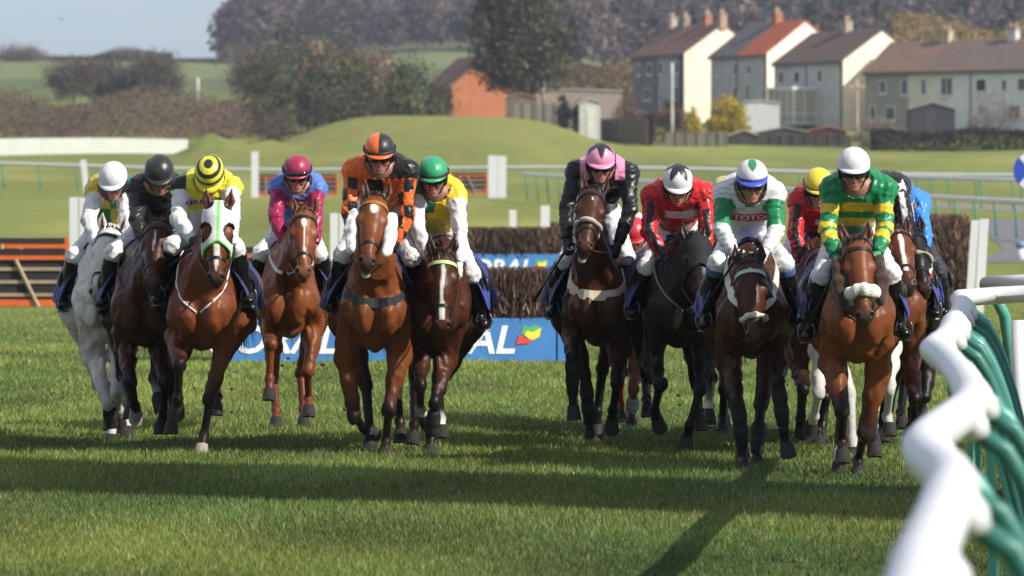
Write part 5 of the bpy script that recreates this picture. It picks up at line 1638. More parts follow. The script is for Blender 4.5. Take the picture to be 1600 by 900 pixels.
def build_jockey(sp, hs):
    Y0 = sp['Y']; J = sp['j']
    q = lambda p, dy: P(p[0], p[1], Y0 + dy)
    hd = q(J['head'], J.get('headd', -.16)); hs_px = Y0 / FPX
    shl = q(J['sh'][0], .03); shr = q(J['sh'][1], .03)
    mid = (shl + shr) / 2
    axl = nrmz(shr - shl)
    SW = np.linalg.norm(shr - shl)
    shl = mid - axl * (SW / 2 - .055) + [0, 0, -.050]; shr = mid + axl * (SW / 2 - .055) + [0, 0, -.055]; mid = (shl + shr) / 2
    hipc = np.array([hs.B(0, 0, 0)[0] * .55 + mid[0] * .45, Y0 + J.get('hipd', .46), mid[2] + J.get('hipz', -.30)])
    hipc[2] = max(hipc[2], 1.66)
    el = [q(J['el'][0], -.02) + [.045, 0, 0], q(J['el'][1], -.02) - [.045, 0, 0]]
    ha = [q(J['ha'][0], -.22), q(J['ha'][1], -.22)]
    for i, s in ((0, shl), (1, shr)):
        el[i] = solve(s, el[i], .29, J.get('es', (-1, -1))[i], .004); ha[i] = solve(el[i], ha[i], .255, -1, .006)
    kn = [q(J['kn'][0], .02), q(J['kn'][1], .02)]
    for i, s in ((0, -1), (1, 1)):     # knees stay outside the saddle flaps
        bx = (kn[i] - hs.base)[0]
        kn[i][0] = hs.base[0] + s * max(s * bx - .03, .235); 
        hj = hipc + np.array([s * .095, 0, -.03])
        kn[i] = solve(hj, kn[i], .46, -1, .05)
        kn[i][1] = max(kn[i][1], Y0 + .10)
    fo = [q(J['fo'][0], .0), q(J['fo'][1], .0)]
    ank = []
    for i, s in ((0, -1), (1, 1)):
        bx = (fo[i] - hs.base)[0]; fo[i][0] = hs.base[0] + s * max(s * bx, .33)
        a = fo[i] + np.array([-s * .035, 0, .075]); a[1] = kn[i][1] + .16; fo[i][1] = a[1] - .17
        ank.append(a)
    base = np.array([hs.base[0], Y0 + .4, min(fo[0][2], fo[1][2])])
    root = empty('person', base, sp['jlabel'], 'person', 'jockeys riding in the race')
    # ---- head frame
    pitch = math.radians(J.get('pitch', 12) + 6); hyaw = math.radians(J.get('yaw', 0)); roll = math.radians(J.get('roll', 0))
    f = np.array([math.sin(hyaw) * math.cos(pitch), -math.cos(hyaw) * math.cos(pitch), -math.sin(pitch)])
    r = nrmz(np.cross(f, [0, 0, 1.0])); r = nrmz(r * math.cos(roll) + np.array([0, 0, 1.0]) * math.sin(roll)) ; r = nrmz(r - f * (f @ r))
    if r[0] < 0: r = -r
    u = np.cross(r, f); u = u if u[2] > 0 else -u
    Rf = np.array([r, f, u])
    hd = hd - u * .030; fj = np.random.default_rng(int(sp['cx']) + 5); jw = fj.uniform(.88, 1.12); jl = fj.uniform(-.008, .008); nl = fj.uniform(.9, 1.25)
    hc = hd - u * .062                                   # centre of the skull; hd is the centre of the helmet
    HP = lambda a, b, c: hc + r * a + f * b + u * c
    sk = SKIN * np.random.default_rng(int(sp['cx'])).uniform(.8, 1.05) * np.array([1, np.random.default_rng(int(sp['cx']) + 1).uniform(.88, 1.04), .95])
    face = [Ell(HP(0, -.012, .025), (.071, .095, .100), Rf, .02, sk), Ell(HP(0, .028, -.040 + jl), (.053 * jw, .064, .078), Rf, .03, sk),
            Cap(HP(0, .088, .008), HP(0, .100 + .008 * nl, -.030), .010, .0135 * nl, .012, sk, sk * np.array([1.05, .85, .8])),
            Ell(HP(0, .098, -.036), (.019, .014, .010), Rf, .010, sk * np.array([1.05, .85, .8])),
            Ell(HP(0, .074, -.098), (.024, .022, .019), Rf, .018, sk), Cap(HP(-.045, .02, -.055), HP(-.018, .062, -.100), .018, .017, .02, sk), Cap(HP(.045, .02, -.055), HP(.018, .062, -.100), .018, .017, .02, sk),
            Cap(HP(-.019, .086, -.064), HP(.019, .086, -.064), .0085, .0085, .008, np.array([.40, .15, .12])), Cap(HP(-.016, .085, -.0745), HP(.016, .085, -.0745), .009, .009, .008, np.array([.42, .17, .13]))]
    for s in (-1, 1):
        face += [Ell(HP(s * .040, .062, -.028), (.024, .026, .020), Rf, .016, sk * np.array([1.08, .88, .82])), Ell(HP(s * .031, .080, .030), (.024, .013, .009), Rf, .012, sk * .8),
                 Ell(HP(s * .031, .078, .010), (.013, .010, .008), Rf, .006, np.array([.45, .38, .34])), Ell(HP(s * .076, -.012, -.010), (.010, .024, .033), Rf, .008, sk)]
    neck_b = mid + np.array([0, .015, .03])
    neck = [Cap(neck_b, HP(0, -.035, -.055), .062, .054, .03, sk)]
    # ---- bodies
    ch = mid + (hipc - mid) * .32 + np.array([0, 0, -.02]); wa = mid + (hipc - mid) * .68 + np.array([0, 0, .02])
    torso = [Cap(shl, shr, .078, .078, .05), Cap(mid + [0, .03, -.02], ch, .105, .118, .06, flat=(axl, 1.24)), Cap(ch, wa, .118, .104, .06, flat=(axl, 1.15)), Cap(wa, hipc, .104, .112, .06, flat=(axl, 1.12)),
             Cap(shl, neck_b + [-.03, 0, .02], .06, .055, .04), Cap(shr, neck_b + [.03, 0, .02], .06, .055, .04), Ell(mid + np.array([0, .13, .055]), (.19, .14, .092), None, .07)]
    arms = [[Cap(s, e, .056, .045, .03), Cap(e, e * .55 + h * .45, .045, .041, .02), Cap(e * .55 + h * .45, h, .041, .027, .02)] for s, e, h in ((shl, el[0], ha[0]), (shr, el[1], ha[1]))]
    hips = [Ell(hipc, (.150, .145, .12), None, .05)]
    legs = []
    shank = []; feet = []
    for i, s in ((0, -1), (1, 1)):
        hj = hipc + np.array([s * .085, -.02, -.03])
        legs.append([Cap(hj, kn[i], .094, .057, .04), Ell(kn[i], (.050, .052, .054), None, .03)])
        m = kn[i] * .62 + ank[i] * .38
        shank.append([Cap(kn[i], m, .060, .056, .03), Cap(m, ank[i], .056, .036, .02)])
        heel = ank[i] + np.array([0, .035, -.05])
        feet.append([Cap(ank[i], heel, .040, .034, .03), Cap(heel + [0, -.02, 0], fo[i], .038, .034, .03, flat=((0, 0, 1), .85))])
    # ---- hands: palm, four fingers curled round the rein, thumb
    hands = []
    for i, s in ((0, -1), (1, 1)):
        a = nrmz(ha[i] - el[i]); up = nrmz(np.array([s * -.35, -.25, .9]) - a * (a @ np.array([s * -.35, -.25, .9])))
        inn = nrmz(np.cross(a, up)); inn = inn if inn[0] * s < 0 else -inn       # towards the other hand
        pc = ha[i] + a * .045
        L = [Ell(pc, (.040, .046, .017), np.array([up, a, inn]), .015)]
        for k, (o, ln) in enumerate(((.030, .9), (.010, 1.0), (-.010, .95), (-.029, .78))):
            b0 = pc + up * o + a * .040; b1 = b0 + (a * .55 + inn * .7) * .036 * ln; b2 = b1 + (inn * .75 - a * .72) * .030 * ln; b3 = b2 + (-a * .8 - inn * .35) * .020 * ln
            L += [Cap(b0, b1, .0098, .0092, .005), Cap(b1, b2, .0092, .0085, .004), Cap(b2, b3, .0085, .0075, .004)]
        t0 = pc + up * .030 - a * .015; t1 = t0 + (up * .55 + inn * .7 + a * .2) * .034; t2 = t1 + (a * .6 + inn * .6) * .028
        L += [Cap(t0, t1, .0125, .0108, .008), Cap(t1, t2, .0108, .0088, .005)]
        hands.append(L)
    # ---- one continuous body
    allb = face + neck + torso + arms[0] + arms[1] + hips + legs[0] + legs[1] + shank[0] + shank[1] + feet[0] + feet[1] + hands[0] + hands[1]
    def thin(p, e):
        import copy
        o = copy.copy(p)
        if isinstance(o, Cap): o.ra = max(.006, o.ra - e); o.rb = max(.006, o.rb - e)
        else: o.r = np.maximum(.006, np.asarray(o.r) - e)
        return o
    bb = face + neck + [thin(p, .008) for p in torso + arms[0] + arms[1] + hips + legs[0] + legs[1] + shank[0] + shank[1] + feet[0] + feet[1]] + [thin(p, .0015) if not sp.get('bare') else p for p in hands[0] + hands[1]]
    for p in bb:
        if p.c0 is None: p.c0 = p.c1 = sk
    lo, hi = fit(bb, .02); G = Grid(lo, hi, .0085); G.add(bb); V, F = G.mesh()
    C, best, t, ps = prim_colors(bb, V, .006)
    hv = (V - hc) @ Rf.T
    inface = (np.linalg.norm(hv, axis=1) < .16)
    # stubble and brows
    st = inface & (hv[:, 2] < -.045) & (hv[:, 1] > -.02) & (np.abs(hv[:, 0]) > .024)
    C[st] *= .86
    C = np.clip(C * (1 + .06 * noise3(V, 30, 9)[:, None]), .01, .9)
    link('body', V, F, mat('skin', attr=True, rough=.5, spec=.4, bump=(160, .1, .001)), root, base, C, True)
    # ---- clothes
    def garment(name, prims, grow, colour, m, vox=.0095, wr=.006, clip=None, freq=16, seed=1):
        ps = [thin(p, -grow) for p in prims]
        for p in ps: p.c0 = p.c1 = np.array([1., 1, 1])
        lo, hi = fit(ps, .035); G = Grid(lo, hi, vox); G.add(ps)
        x, y, z = G.pts()
        if clip is not None: G.D = np.maximum(G.D, clip(x, y, z)).astype(np.float32)
        V, F = G.mesh()
        if wr:
            gr = vnormals(V, F)
            # folds: ridged noise stretched across the limb
            Vw = V + .03 * np.stack([noise3(V, 12, seed + 5), noise3(V, 12, seed + 6), noise3(V, 12, seed + 7)], -1)
            w1 = np.clip(1 - np.abs(noise3((Vw + .5 * Vw[:, [2, 0, 1]] * np.array([1, 0, 0])) * np.array([.7, .8, 1.5]), freq, seed)), 0, 1) ** 1.6; w2 = noise3(V, freq * 2.3, seed + 1)
            V = V + gr * (wr * (w1 - .45) + wr * .45 * w2)[:, None]
        _, best, t, _ = prim_colors(ps, V)
        C = colour(V, best, t) if callable(colour) else np.tile(np.array(colour), (len(V), 1))
        return link(name, V, F, m, root, base, np.clip(C, .003, .92), True)
    silk = mat('silk', attr=True, rough=.34, spec=.32, sheen=.08, bump=(26, .45, .014), noise=(14, .06, 4))
    cloth = mat('breeches_cloth', attr=True, rough=.6, sheen=.15, bump=(28, .30, .008), noise=(16, .06, 4))
    lth = mat('boot_leather', (.008, .0075, .0075), .22, spec=.35, bump=(20, .15, .004), noise=(9, .3, 3))
    nT = len(torso)
    def silks(V, best, t):
        d = V - mid
        x = d @ axl; z = d[:, 2]; yy = d[:, 1]
        part = np.where(best < nT, 0, np.where((best - nT) % 3 == 0, 1, 2)); side = np.where(best < nT, 0, np.where(best - nT < 3, -1, 1))
        # distance along the arm in metres: 0 at the shoulder point
        ta = np.where(part == 1, t * .29, np.where((best - nT) % 3 == 1, .29 + t * .115, .405 + t * .14))
        return np.array(J['silks'](dict(x=x, z=z, y=yy, part=part, side=side, t=ta, V=V, n=len(V))))
    def trim_wrist(x, y, z):
        dm = None
        for i in (0, 1):
            a = nrmz(ha[i] - el[i]); o = ha[i] - a * .012
            near = np.sqrt((x - ha[i][0]) ** 2 + (y - ha[i][1]) ** 2 + (z - ha[i][2]) ** 2) - .10
            e = (x - o[0]) * a[0] + (y - o[1]) * a[1] + (z - o[2]) * a[2]
            e = np.where(near < 0, e, -1)
            dm = e if dm is None else np.maximum(dm, e)
        td = nrmz(hipc - mid); o = mid + (hipc - mid) * .80
        e = (x - o[0]) * td[0] + (y - o[1]) * td[1] + (z - o[2]) * td[2]
        dm = np.maximum(dm, e)
        # neck opening
        nn = nrmz(HP(0, -.035, -.055) - neck_b); o = neck_b + nn * .045
        e = (x - o[0]) * nn[0] + (y - o[1]) * nn[1] + (z - o[2]) * nn[2]
        rr = np.sqrt((x - o[0]) ** 2 + (y - o[1]) ** 2 + (z - o[2]) ** 2)
        return np.maximum(dm, np.where(rr < .12, e, -1))
    jk = garment('jacket', torso + arms[0] + arms[1] + neck, .013, silks, silk, wr=.0075, clip=trim_wrist, freq=50, seed=int(sp['cx']))
    def under_knee(x, y, z):
        o = None
        for i in (0, 1):
            a = nrmz(ank[i] - kn[i]); p0 = kn[i] + a * .055
            e = (x - p0[0]) * a[0] + (y - p0[1]) * a[1] + (z - p0[2]) * a[2]
            near = np.abs(x - kn[i][0]) < .16
            e = np.where(near & (z < kn[i][2] + .06), e, -1)
            o = e if o is None else np.maximum(o, e)
        return o
    bc = np.array(J.get('breeches', (.64, .64, .65)))
    def bcol(V, best, t):
        C = np.tile(bc, (len(V), 1)) * (1 + .04 * noise3(V, 22, 4))[:, None]
        mud = noise3(V, 130, 14) > 1.35; C[mud] = (.16, .12, .08)
        if J.get('spots') is not None:
            f = noise3(V, 55, 77) > .62; C[f] = J['spots']
        return C
    garment('breeches', hips + legs[0] + legs[1] + shank[0] + shank[1] + [torso[3]], .007, bcol, cloth, wr=.0055, clip=under_knee, freq=52, seed=3)
    for i in (0, 1):
        a = nrmz(ank[i] - kn[i]); p0 = kn[i] + a * .025
        b = garment('boot', [thin(p, -.004) for p in shank[i]] + feet[i], .009, (1, 1, 1), lth, wr=.003, freq=60,
                    clip=lambda x, y, z: -((x - p0[0]) * a[0] + (y - p0[1]) * a[1] + (z - p0[2]) * a[2]))
        if J.get('boot_top') is not None:
            ps = [thin(shank[i][0], -.016)]
            garment('boot_top', ps, 0, J['boot_top'], cloth, wr=.001, clip=lambda x, y, z: np.maximum(-((x - p0[0]) * a[0] + (y - p0[1]) * a[1] + (z - p0[2]) * a[2]) - .0, ((x - p0[0]) * a[0] + (y - p0[1]) * a[1] + (z - p0[2]) * a[2]) - .06))
        gcol = J.get('gloves', (.014, .014, .015))
        if not sp.get('bare'):
            o = ha[i] - nrmz(ha[i] - el[i]) * .035; aa = nrmz(ha[i] - el[i])
            garment('glove', hands[i] + [arms[i][2]], .0032, gcol, mat('glove_cloth', attr=True, rough=.6, bump=(120, .2, .002)), vox=.0062, wr=.0,
                    clip=lambda x, y, z: -((x - o[0]) * aa[0] + (y - o[1]) * aa[1] + (z - o[2]) * aa[2]))
        # stirrup iron and leather
        e = MB(); c = fo[i] + np.array([0, .06, .0]); N = 18
        e.tube([c + np.array([.058 * math.sin(x), 0, -.045 + .075 * (1 - math.cos(x))]) for x in np.linspace(-2.4, 2.4, N)], .007, 6)
        e.box(c + [-.045, -.02, -.052], c + [.045, .02, -.042])
        so = e.build('stirrup', mat('stirrup_steel', (.22, .22, .23), .35, metal=1.0), root, base, True)
    # ---- helmet with silk cap, peak, goggles and harness
    cap_c = J['cap']
    th = np.linspace(0, math.pi * .56, 26); ph = np.linspace(0, 2 * math.pi, 64, endpoint=False)
    Vh = []; Ch = []
    HC = hc + u * .060
    for a in th:
        for b in ph:
            rx, ry, rz = .112, .134, .114
            v = np.array([rx * math.sin(a) * math.sin(b), ry * math.sin(a) * math.cos(b) - .008, rz * math.cos(a)])
            # gathered silk folds
            v *= 1 + .007 * math.sin(b * 9 + 2 * math.sin(a * 5)) * math.sin(a)
            Vh.append(HC + r * v[0] + f * v[1] + u * v[2]); Ch.append(cap_c(a / (math.pi * .5), math.degrees(b)))
    # b=0 is the front, +90 the wearer's side on the picture's right
    N = 64
    Fh = [[i * N + k, i * N + (k + 1) % N, (i + 1) * N + (k + 1) % N, (i + 1) * N + k] for i in range(len(th) - 1) for k in range(N)]
    hm_ = link('helmet', Vh, Fh, mat('cap_silk', attr=True, rough=.4, spec=.5, sheen=.2, bump=(22, .25, .006)), root, base, np.array(Ch), True)
    e = MB()                                                # peak
    rows = []
    for k, (o, dz) in enumerate(((0, 0), (.022, -.006), (.040, -.016), (.040, -.022), (.0, -.010))):
        row = []
        for b in np.linspace(-1.25, 1.25, 22):
            w = math.cos(b / 1.25 * math.pi / 2) ** .6
            v = np.array([(.112 + o * w * .55) * math.sin(b), (.135 + o * w) * math.cos(b) - .008, -.006 + dz * w])
            row.append(HC + r * v[0] + f * v[1] + u * v[2])
        rows.append(row)
    Vp = [p for row in rows for p in row]; m = 22
    e.add(Vp, [[i * m + k, i * m + k + 1, (i + 1) * m + k + 1, (i + 1) * m + k] for i in range(4) for k in range(m - 1)], J.get('peak', cap_c(.95, 0)))
    e.build('peak', mat('cap_silk', attr=True), hm_, base, True)
    e = MB()                                                # black skull below the silk
    rows = []
    for (sc, z) in ((1.0, .004), (1.0, -.030), (.93, -.062), (.82, -.070)):
        rows.append([HC + r * (.1105 * sc * math.sin(b)) + f * (.1335 * sc * math.cos(b) - .008) + u * (z - (.035 if abs(abs(b) - math.pi) < 1.9 else 0) * (z < -.01) + (.02 if z < -.05 and 1.9 <= abs(abs(b) - math.pi) < 2.1 else 0)) for b in ph])
    e.add([p for row in rows for p in row], [[i * N + k, i * N + (k + 1) % N, (i + 1) * N + (k + 1) % N, (i + 1) * N + k] for i in range(3) for k in range(N) if not (k < 12 or k > 51)], (.012, .012, .013))
    for s in (-1, 1):
        e.tube([HP(s * .088, .02, .01), HP(s * .080, .025, -.04), HP(s * .055, .045, -.088), HP(0, .068, -.118)], .007, 6, (.012, .012, .013))
        e.tube([HP(s * .092, -.03, .0), HP(s * .080, .025, -.045)], .009, 6, (.012, .012, .013))
    e.build('harness', mat('harness_black', attr=True, rough=.5), hm_, base, True)
    gz = J.get('goggles', .010)
    def band(c_u, hw, rad_a, rad_b, b0, b1, bulge, colr, nm, mm, nose=False):
        e = MB(); n = 26; rows = []
        for zz, o in ((-hw, 0), (-hw * .8, bulge), (0, bulge * 1.25), (hw * .8, bulge), (hw, 0)):
            row = []
            for b in np.linspace(b0, b1, n):
                zl = zz
                if nose and zz < 0: zl = zz + hw * .75 * math.exp(-(b / .16) ** 2)
                row.append(hc + r * ((rad_a + o) * math.sin(b)) + f * ((rad_b + o) * math.cos(b) - .008) + u * (c_u + zl))
            rows.append(row)
        e.add([p for row in rows for p in row], [[i * n + k, i * n + k + 1, (i + 1) * n + k + 1, (i + 1) * n + k] for i in range(4) for k in range(n - 1)], colr)
        return e.build(nm, mm, root, base, True)
    lens = mat('goggle_lens', (.010, .010, .012), .08, spec=.8)
    if gz is not None: band(gz, .033, .084, .106, -1.12, 1.12, .013, (1, 1, 1), 'goggles', lens, True)
    if J.get('cap_band') is not None:
        band(.058, .016, .119, .141, -2.6, 2.6, .004, J['cap_band'], 'goggle_strap', mat('strap_cloth', attr=True, rough=.6))
        if J.get('up_goggles'): band(.062, .020, .120, .143, -.75, .75, .012, (1, 1, 1), 'spare_goggles', lens)
    # ---- reins
    e = MB()
    for i, bit in ((0, hs.bitL), (1, hs.bitR)):
        h_ = ha[i] + nrmz(ha[i] - el[i]) * .06
        m_ = (bit + h_) / 2 + np.array([(-1, 1)[i] * .03, 0, -.03])
        tt = np.linspace(0, 1, 12)[:, None]
        e.tube(bit * (1 - tt) ** 2 + 2 * m_ * tt * (1 - tt) + h_ * tt * tt, .007, 6, (.030, .018, .012))
    hh = [ha[i] + nrmz(ha[i] - el[i]) * .06 for i in (0, 1)]
    mm_ = (hh[0] + hh[1]) / 2 + np.array([0, -.02, -.02])
    e.tube([hh[0], mm_, hh[1]], .007, 6, (.030, .018, .012))
    reins = e.build('reins', mat('tack_leather', attr=True), hs.root, hs.base, True)
    # ---- whip (held, a thing of its own)
    if J.get('whip'):
        i, end = J['whip']
        a = hh[i]; b = q(end, .25); dd = nrmz(b - a); L = min(.70, np.linalg.norm(b - a) + .05)
        t0 = a - dd * .10
        wb = empty('whip', a, J['whip_label'], 'whip', 'whips carried by the jockeys')
        e = MB(); e.tube([t0, a + dd * .12], .011, 8, (.012, .011, .011)); e.build('grip', mat('tack_leather', attr=True), wb, a, True)
        e = MB(); e.tube([a + dd * .12, a + dd * L * .8], [.0085, .007], 8, (.012, .011, .011)); e.tube([a + dd * L * .8, a + dd * L], [.014, .012], 8, (.016, .015, .015)); e.build('shaft', mat('tack_leather', attr=True), wb, a, True)
    # ---- lettering and patches on the chest
    if J.get('patch'):
        txt, (pw, phh), (ox, oz), bgc, fgc = J['patch'][:5]
        rot = math.radians(J['patch'][5]) if len(J['patch']) > 5 else 0
        bm = BVHTree.FromPolygons([tuple(map(float, v.co + jk.parent.location)) for v in jk.data.vertices], [tuple(p.vertices) for p in jk.data.polygons])
        fw = np.array([0, 1.0, 0])
        ctr = mid + np.array([ox, -.6, oz])
        bend = J.get('bend', 0)
        pl = lambda a, b: ctr + axl * (a * math.cos(rot) - b * math.sin(rot)) + np.array([0, 0, 1.0]) * (a * math.sin(rot) + b * math.cos(rot) + bend * a * a)
        gx, gy = 22, 5
        uv = [(pw * (i / (gx - 1) - .5), phh * (j / (gy - 1) - .5)) for j in range(gy) for i in range(gx)]
        F2 = [[j * gx + i, j * gx + i + 1, (j + 1) * gx + i + 1, (j + 1) * gx + i] for j in range(gy - 1) for i in range(gx - 1)]
        Vt = text_on(uv, F2, pl, bm, fw, .004)
        pm = mat('patch_cloth', attr=True, rough=.5)
        pt = link('sponsor_patch', Vt, F2, pm, root, base, np.tile(np.array(bgc), (len(Vt), 1)), True)
        if txt:
            v, ff = text_mesh(txt, 1, 0, .02)
            v = v - [v[:, 0].min(), v[:, 1].min(), 0]; v = v / [v[:, 0].max(), v[:, 1].max(), 1]
            uv = [((a - .5) * pw * .90, (b - .5) * phh * .66) for a, b, _ in v]
            Vt2 = text_on(uv, ff, pl, bm, fw, .010)
            link('lettering', Vt2, ff, pm, pt, base, np.tile(np.array(fgc), (len(Vt2), 1)))
    # stars sewn on the silks
    for (cxp, czp, rad, colr, npt) in J.get('stars', []):
        bm = BVHTree.FromPolygons([tuple(map(float, v.co + jk.parent.location)) for v in jk.data.vertices], [tuple(p.vertices) for p in jk.data.polygons])
        c = P(cxp, czp, Y0 - .5)
        out = []
        for k in range(npt * 2):
            rr = rad if k % 2 == 0 else rad * .42; a = math.pi * k / npt + math.pi / 2
            out.append((rr * math.cos(a), rr * math.sin(a)))
        out.append((0, 0))
        fw = nrmz(c - np.array([0, 0, EYE]))
        Vs = text_on(out, None, lambda a, b: c + np.array([a, 0, b]), bm, fw, .007)
        link('star_patch', Vs, [[k, (k + 1) % (npt * 2), npt * 2] for k in range(npt * 2)], mat('patch_cloth', attr=True), root, base, np.tile(np.array(colr), (len(Vs), 1)))
    return root
# ================================================================ THE FIELD
W_ = (.64, .64, .65); BK = (.012, .012, .013); YE = (.72, .50, .025); GR = (.012, .205, .075); RD = (.52, .018, .022); OR = (.80, .135, .015); PK = (.72, .26, .42)
MA = (.30, .012, .065); BL = (.085, .18, .52)
def plain(c): return lambda a, b: c
def full(n, c): return np.tile(np.array(c, float), (n, 1))
def body_sleeve(bc, sc):
    def fn(m):
        C = full(m['n'], bc); C[m['part'] > 0] = sc; return C
    return fn
def quarters(ul, ur, ll, lr, zc, sc):
    def fn(m):
        C = full(m['n'], ul); x, z = m['x'], m['z']
        C[(x > 0) & (z > zc)] = ur; C[(x <= 0) & (z <= zc)] = ll; C[(x > 0) & (z <= zc)] = lr
        C[(m['part'] > 0) & (m['t'] > .035)] = sc; return C
    return fn
def silks_orange(m):
    C = full(m['n'], OR); x, z, t, s = m['x'], m['z'], m['t'], m['side']
    b = m['part'] == 0
    C[b & (x > .02) & (z > -.06)] = BK; C[b & (x <= .02) & (z <= -.06) & (x > -.10)] = BK
    a = m['part'] > 0
    ang = ((m['V'] - m['V'].mean(0)) @ np.array([1.0, .0, .25]))
    ck = (np.floor((t + .02) / .082) + np.floor((np.abs(x) - .02) / .075)) % 2
    C[a & (ck > .5)] = BK
    return C
def silks_yellow(m):
    C = full(m['n'], (.66, .60, .03)); x, z = m['x'], m['z']
    C[(m['part'] > 0) & (m['t'] > .06)] = W_
    C[(m['part'] == 0) & (x < -.15) & (z > -.02)] = BK; C[(m['part'] == 0) & (z < -.17)] = W_
    return C
def silks_maroon(m):
    C = full(m['n'], BL); C[(m['part'] > 0) & (m['t'] > .03)] = MA; return C
def silks_pink(m):
    C = full(m['n'], BK); x, z = m['x'], m['z']
    C[(m['part'] == 0) & (np.abs(np.abs(x) - .135) < .035) & (z > -.05)] = PK
    C[(m['part'] == 1) & (m['t'] < .03)] = PK
    return C
def silks_redstripe(m):
    C = full(m['n'], RD); v = m['x'] * m['side']
    wv = m['V'][:, 0]
    a = m['part'] > 0
    for s in (-1, 1):
        k = a & (m['side'] == s)
        if not k.any(): continue
        # black seam down the outside of each sleeve
        xs = m['x'][k]; t = m['t'][k]
        cen = np.zeros_like(xs); bins = np.clip((t / .03).astype(int), 0, 20)
        for b in range(21):
            q = bins == b
            if q.any(): cen[q] = (xs[q].min() + xs[q].max()) / 2
        f = np.abs(xs - cen - s * .004) < .026
        idx = np.where(k)[0][f & (t > .03)]
        C[idx] = BK
    return C
def silks_green_white(m):
    C = full(m['n'], W_); t = m['t']
    C[(m['part'] > 0) & (t > .075) & (t < .27)] = GR
    C[(m['part'] == 0) & (np.abs(m['x']) < .035) & (m['z'] < -.02) & (m['z'] > -.10)] = (.01, .10, .05)
    return C
def silks_hoops(m):
    C = full(m['n'], GR); z, t = m['z'], m['t']
    b = m['part'] == 0
    C[b & (z < -.095) & (z > -.155)] = YE; C[b & (z < -.20) & (z > -.255)] = YE
    a = m['part'] > 0
    for c in (.155, .285, .375): C[a & (np.abs(t - c) < .032)] = YE
    return C
def silks_star(m):
    C = full(m['n'], BK); x, t = m['x'], m['t']
    a = m['part'] > 0
    ck = np.floor((x + .5) / .045) % 2
    C[a & (ck > .5) & (t > .08)] = W_
    return C

def cap_hoops(a, b):
    return BK if (a < .22 or .44 < a < .60 or .80 < a < .92) else (.70, .64, .03)
def cap_halves(a, b): return OR if 180 <= b < 360 else BK
def cap_star(base, star, n=5, off=0):
    def fn(a, b):
        k = ((b + off) % (360 / n)) / (360 / n); tri = abs(k - .5) * 2
        return star if a < .30 + .50 * (tri) ** 1.3 else base
    return fn
def cap_diamond(a, b):
    d = min(b, 360 - b)
    if a > .93: return (.05, .08, .45)
    return GR if a < .62 - d / 60 * .5 and d < 70 or a < .14 else W_

